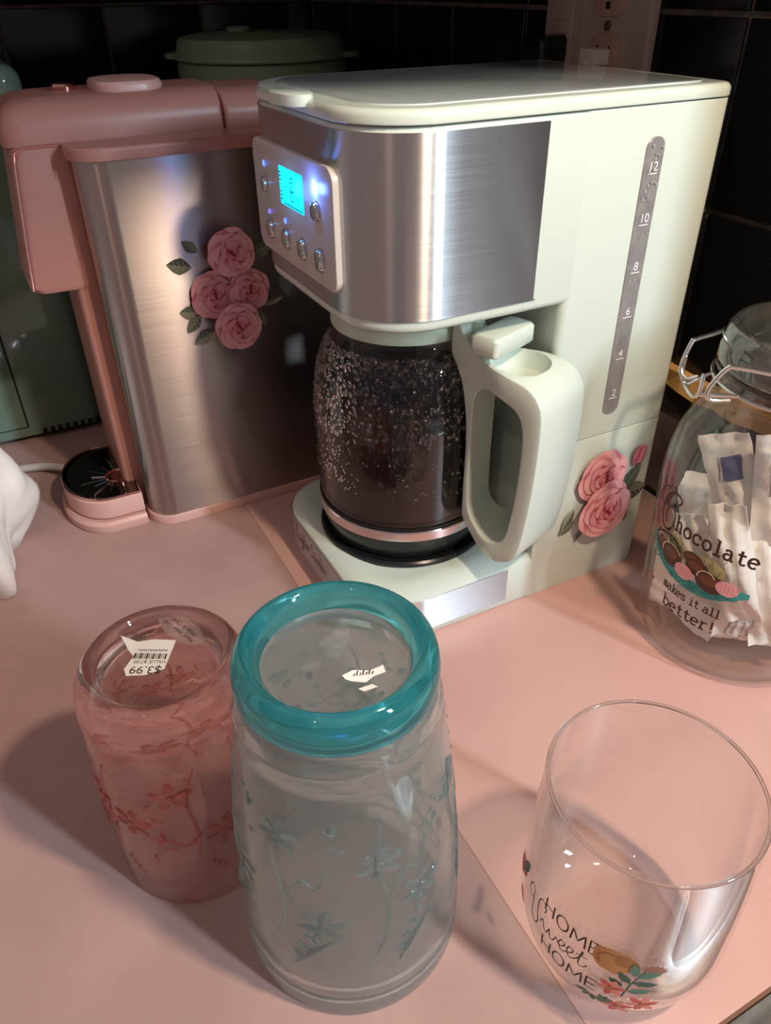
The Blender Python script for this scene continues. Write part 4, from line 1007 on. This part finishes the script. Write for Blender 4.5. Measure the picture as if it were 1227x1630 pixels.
# tea and sugar sachets in the jar, each one a pillow of paper
vd = Vector((0.8513, 0.5247, 0)); vr = Vector((0.5247, -0.8513, 0))
paper_m = mat('sachet_paper', s2l((240, 232, 226)), 0.7, bump=(150, .25))
blue_ink = mat('sachet_blue', s2l((92, 96, 136)), .6); grey_ink = mat('sachet_grey', s2l((130, 118, 122)), .6)
def sachet(label, s0, z0, s1, z1, k0, k1, width, yaw, seed, mark=None, thick=.0060):
    """bottom-centre (s0, z0, k0) to top-centre (s1, z1, k1): s to the viewer's right, k towards the viewer"""
    b = Vector((JX, JY, 0)) + vr * s0 - vd * k0 + Vector((0, 0, z0)); t_ = Vector((JX, JY, 0)) + vr * s1 - vd * k1 + Vector((0, 0, z1))
    ax = t_ - b; Lh = ax.length; up = ax.normalized()
    n0 = (-vd * math.cos(yaw) + vr * math.sin(yaw)); n0 = (n0 - up * n0.dot(up)).normalized(); sx = up.cross(n0).normalized()
    rnd = random.Random(seed); ph = [rnd.uniform(0, 6) for _ in range(3)]
    c = (b + t_) / 2
    NX, NY = 13, 19; V = []
    def P(u, v, side):
        e = max(0, 1 - abs(u) ** 3) * max(0, 1 - (abs(v) / .86) ** 6) if abs(v) < .86 else 0
        wrn = .0016 * math.sin(4 * v + ph[0] + 2 * u) + .0010 * math.sin(8 * u + ph[1] + 3 * v) + .0007 * math.sin(17 * v + 5 * u + ph[2])
        p = c + sx * (u * width / 2) + up * (v * Lh / 2) + n0 * (side * (thick * e + .00035) + wrn + .004 * math.sin(ph[2] + 1.5 * v) * .6)
        q = Vector((p.x - JX, p.y - JY)); lim = .0560 if p.z < .13 else (.0535 if p.z < .15 else .042)
        if q.length > lim: q = q.normalized() * (lim - .0004 * (side < 0)); p.x, p.y = JX + q.x, JY + q.y
        return p - b
    mb = MB(); grid = {}
    for side in (1, -1):
        base_ = len(mb.v)
        mb.v += [tuple(P(-1 + 2 * i / (NX - 1), -1 + 2 * j / (NY - 1), side)) for j in range(NY) for i in range(NX)]
        for j in range(NY - 1):
            for i in range(NX - 1):
                q = (base_ + j * NX + i, base_ + j * NX + i + 1, base_ + (j + 1) * NX + i + 1, base_ + (j + 1) * NX + i)
                mb.f.append(q if side > 0 else q[::-1])
    n = NX * NY; loop = [i for i in range(NX)] + [j * NX + NX - 1 for j in range(1, NY)] + [(NY - 1) * NX + i for i in range(NX - 2, -1, -1)] + [j * NX for j in range(NY - 2, 0, -1)]
    for a_, b_ in zip(loop, loop[1:] + loop[:1]): mb.f.append((a_, b_, b_ + n, a_ + n)[::-1])
    root = thing('paper_sachet', label, 'sachet', b, 'paper sachets in the jar')
    mb.build('paper', paper_m, root, angle=60)
    if mark:
        col, u0, u1, v0, v1 = mark
        d = Decal(lambda u, v, o: P(u, v, 1) + n0 * (.0007 + o), .00005)
        G = 6
        if col is blue_ink:
            v2 = [(u0 + (u1 - u0) * i / G, v0 + (v1 - v0) * j / G) for j in range(G + 1) for i in range(G + 1)]
            d.put(v2, [(j * (G + 1) + i, j * (G + 1) + i + 1, (j + 1) * (G + 1) + i + 1, (j + 1) * (G + 1) + i) for j in range(G) for i in range(G)], blue_ink)
            edge = [(u0 - .12, v1), (u0 - .12, v0), (u1, v0)]
            d.stroke([(edge[0][0] + (edge[1][0] - edge[0][0]) * k / 6, edge[0][1] + (edge[1][1] - edge[0][1]) * k / 6) for k in range(7)], .03, INK)
        else:
            for (a_, b_) in (((u0, v0), (u1, v0)), ((u1, v0), (u1, v1)), ((u1, v1), (u0, v1)), ((u0, v1), (u0, v0))):
                d.stroke([(a_[0] + (b_[0] - a_[0]) * k / 6, a_[1] + (b_[1] - a_[1]) * k / 6) for k in range(7)], .025, grey_ink)
            for r_ in range(4):
                vv = v0 + (v1 - v0) * (r_ + .7) / 4.6
                for q in range(7):
                    ua = u0 + (u1 - u0) * (.1 + q * .115); d.stroke([(ua, vv), (ua + (u1 - u0) * .08, vv)], .05, grey_ink)
        d.build('print', root)
    return root
sachet('white paper sachet leaning to the left, its sharp top corner highest on the left', -.006, .084, -.034, .150, .026, .016, .030, -.2, 1, (blue_ink, -.1, .6, .25, .65))
sachet('white sachet with a dark blue printed square, upright at the right of the leaning one', .014, .098, .000, .164, .034, .024, .034, .15, 2, (blue_ink, -.35, .6, -.05, .6))
sachet('plain narrow white sachet upright at the front behind the letters l and a', .008, .046, -.020, .118, .045, .040, .022, -.1, 3)
sachet('white sachet lying slanted at the jar left side behind the capital C', -.050, .036, -.016, .106, .018, .010, .028, -.5, 4, (grey_ink, .1, .6, .2, .6))
sachet('white sachet lying nearly flat at the jar bottom on the left', -.052, .034, -.004, .024, .020, .032, .030, .3, 5, None, .003)
sachet('white sachet with a small grey stamp lying lowest at the front of jar', -.008, .038, .050, .036, .040, .020, .034, .4, 6, (grey_ink, -.62, .50, -.78, -.10))
sachet('long white sachet standing right of the front one behind the letter t', .026, .030, .006, .106, .040, .034, .024, .2, 7)
sachet('white sachet at the back left of jar showing only its top edge', -.030, .045, -.042, .102, -.010, -.018, .032, -.3, 8)
sachet('white sachet at the right side of jar close to the photo edge', .044, .040, .036, .112, .026, .020, .030, .5, 9)
sachet('white sachet at the back middle of jar behind the others', -.004, .055, .010, .128, .000, -.012, .034, .1, 10)
sachet('short white sachet tilted left in the middle, behind the letters h and o', -.016, .048, -.040, .098, .036, .026, .024, -.3, 11)
sachet('white sachet leaning right beneath the blue printed one', .010, .060, .030, .130, .020, .012, .028, .3, 12)
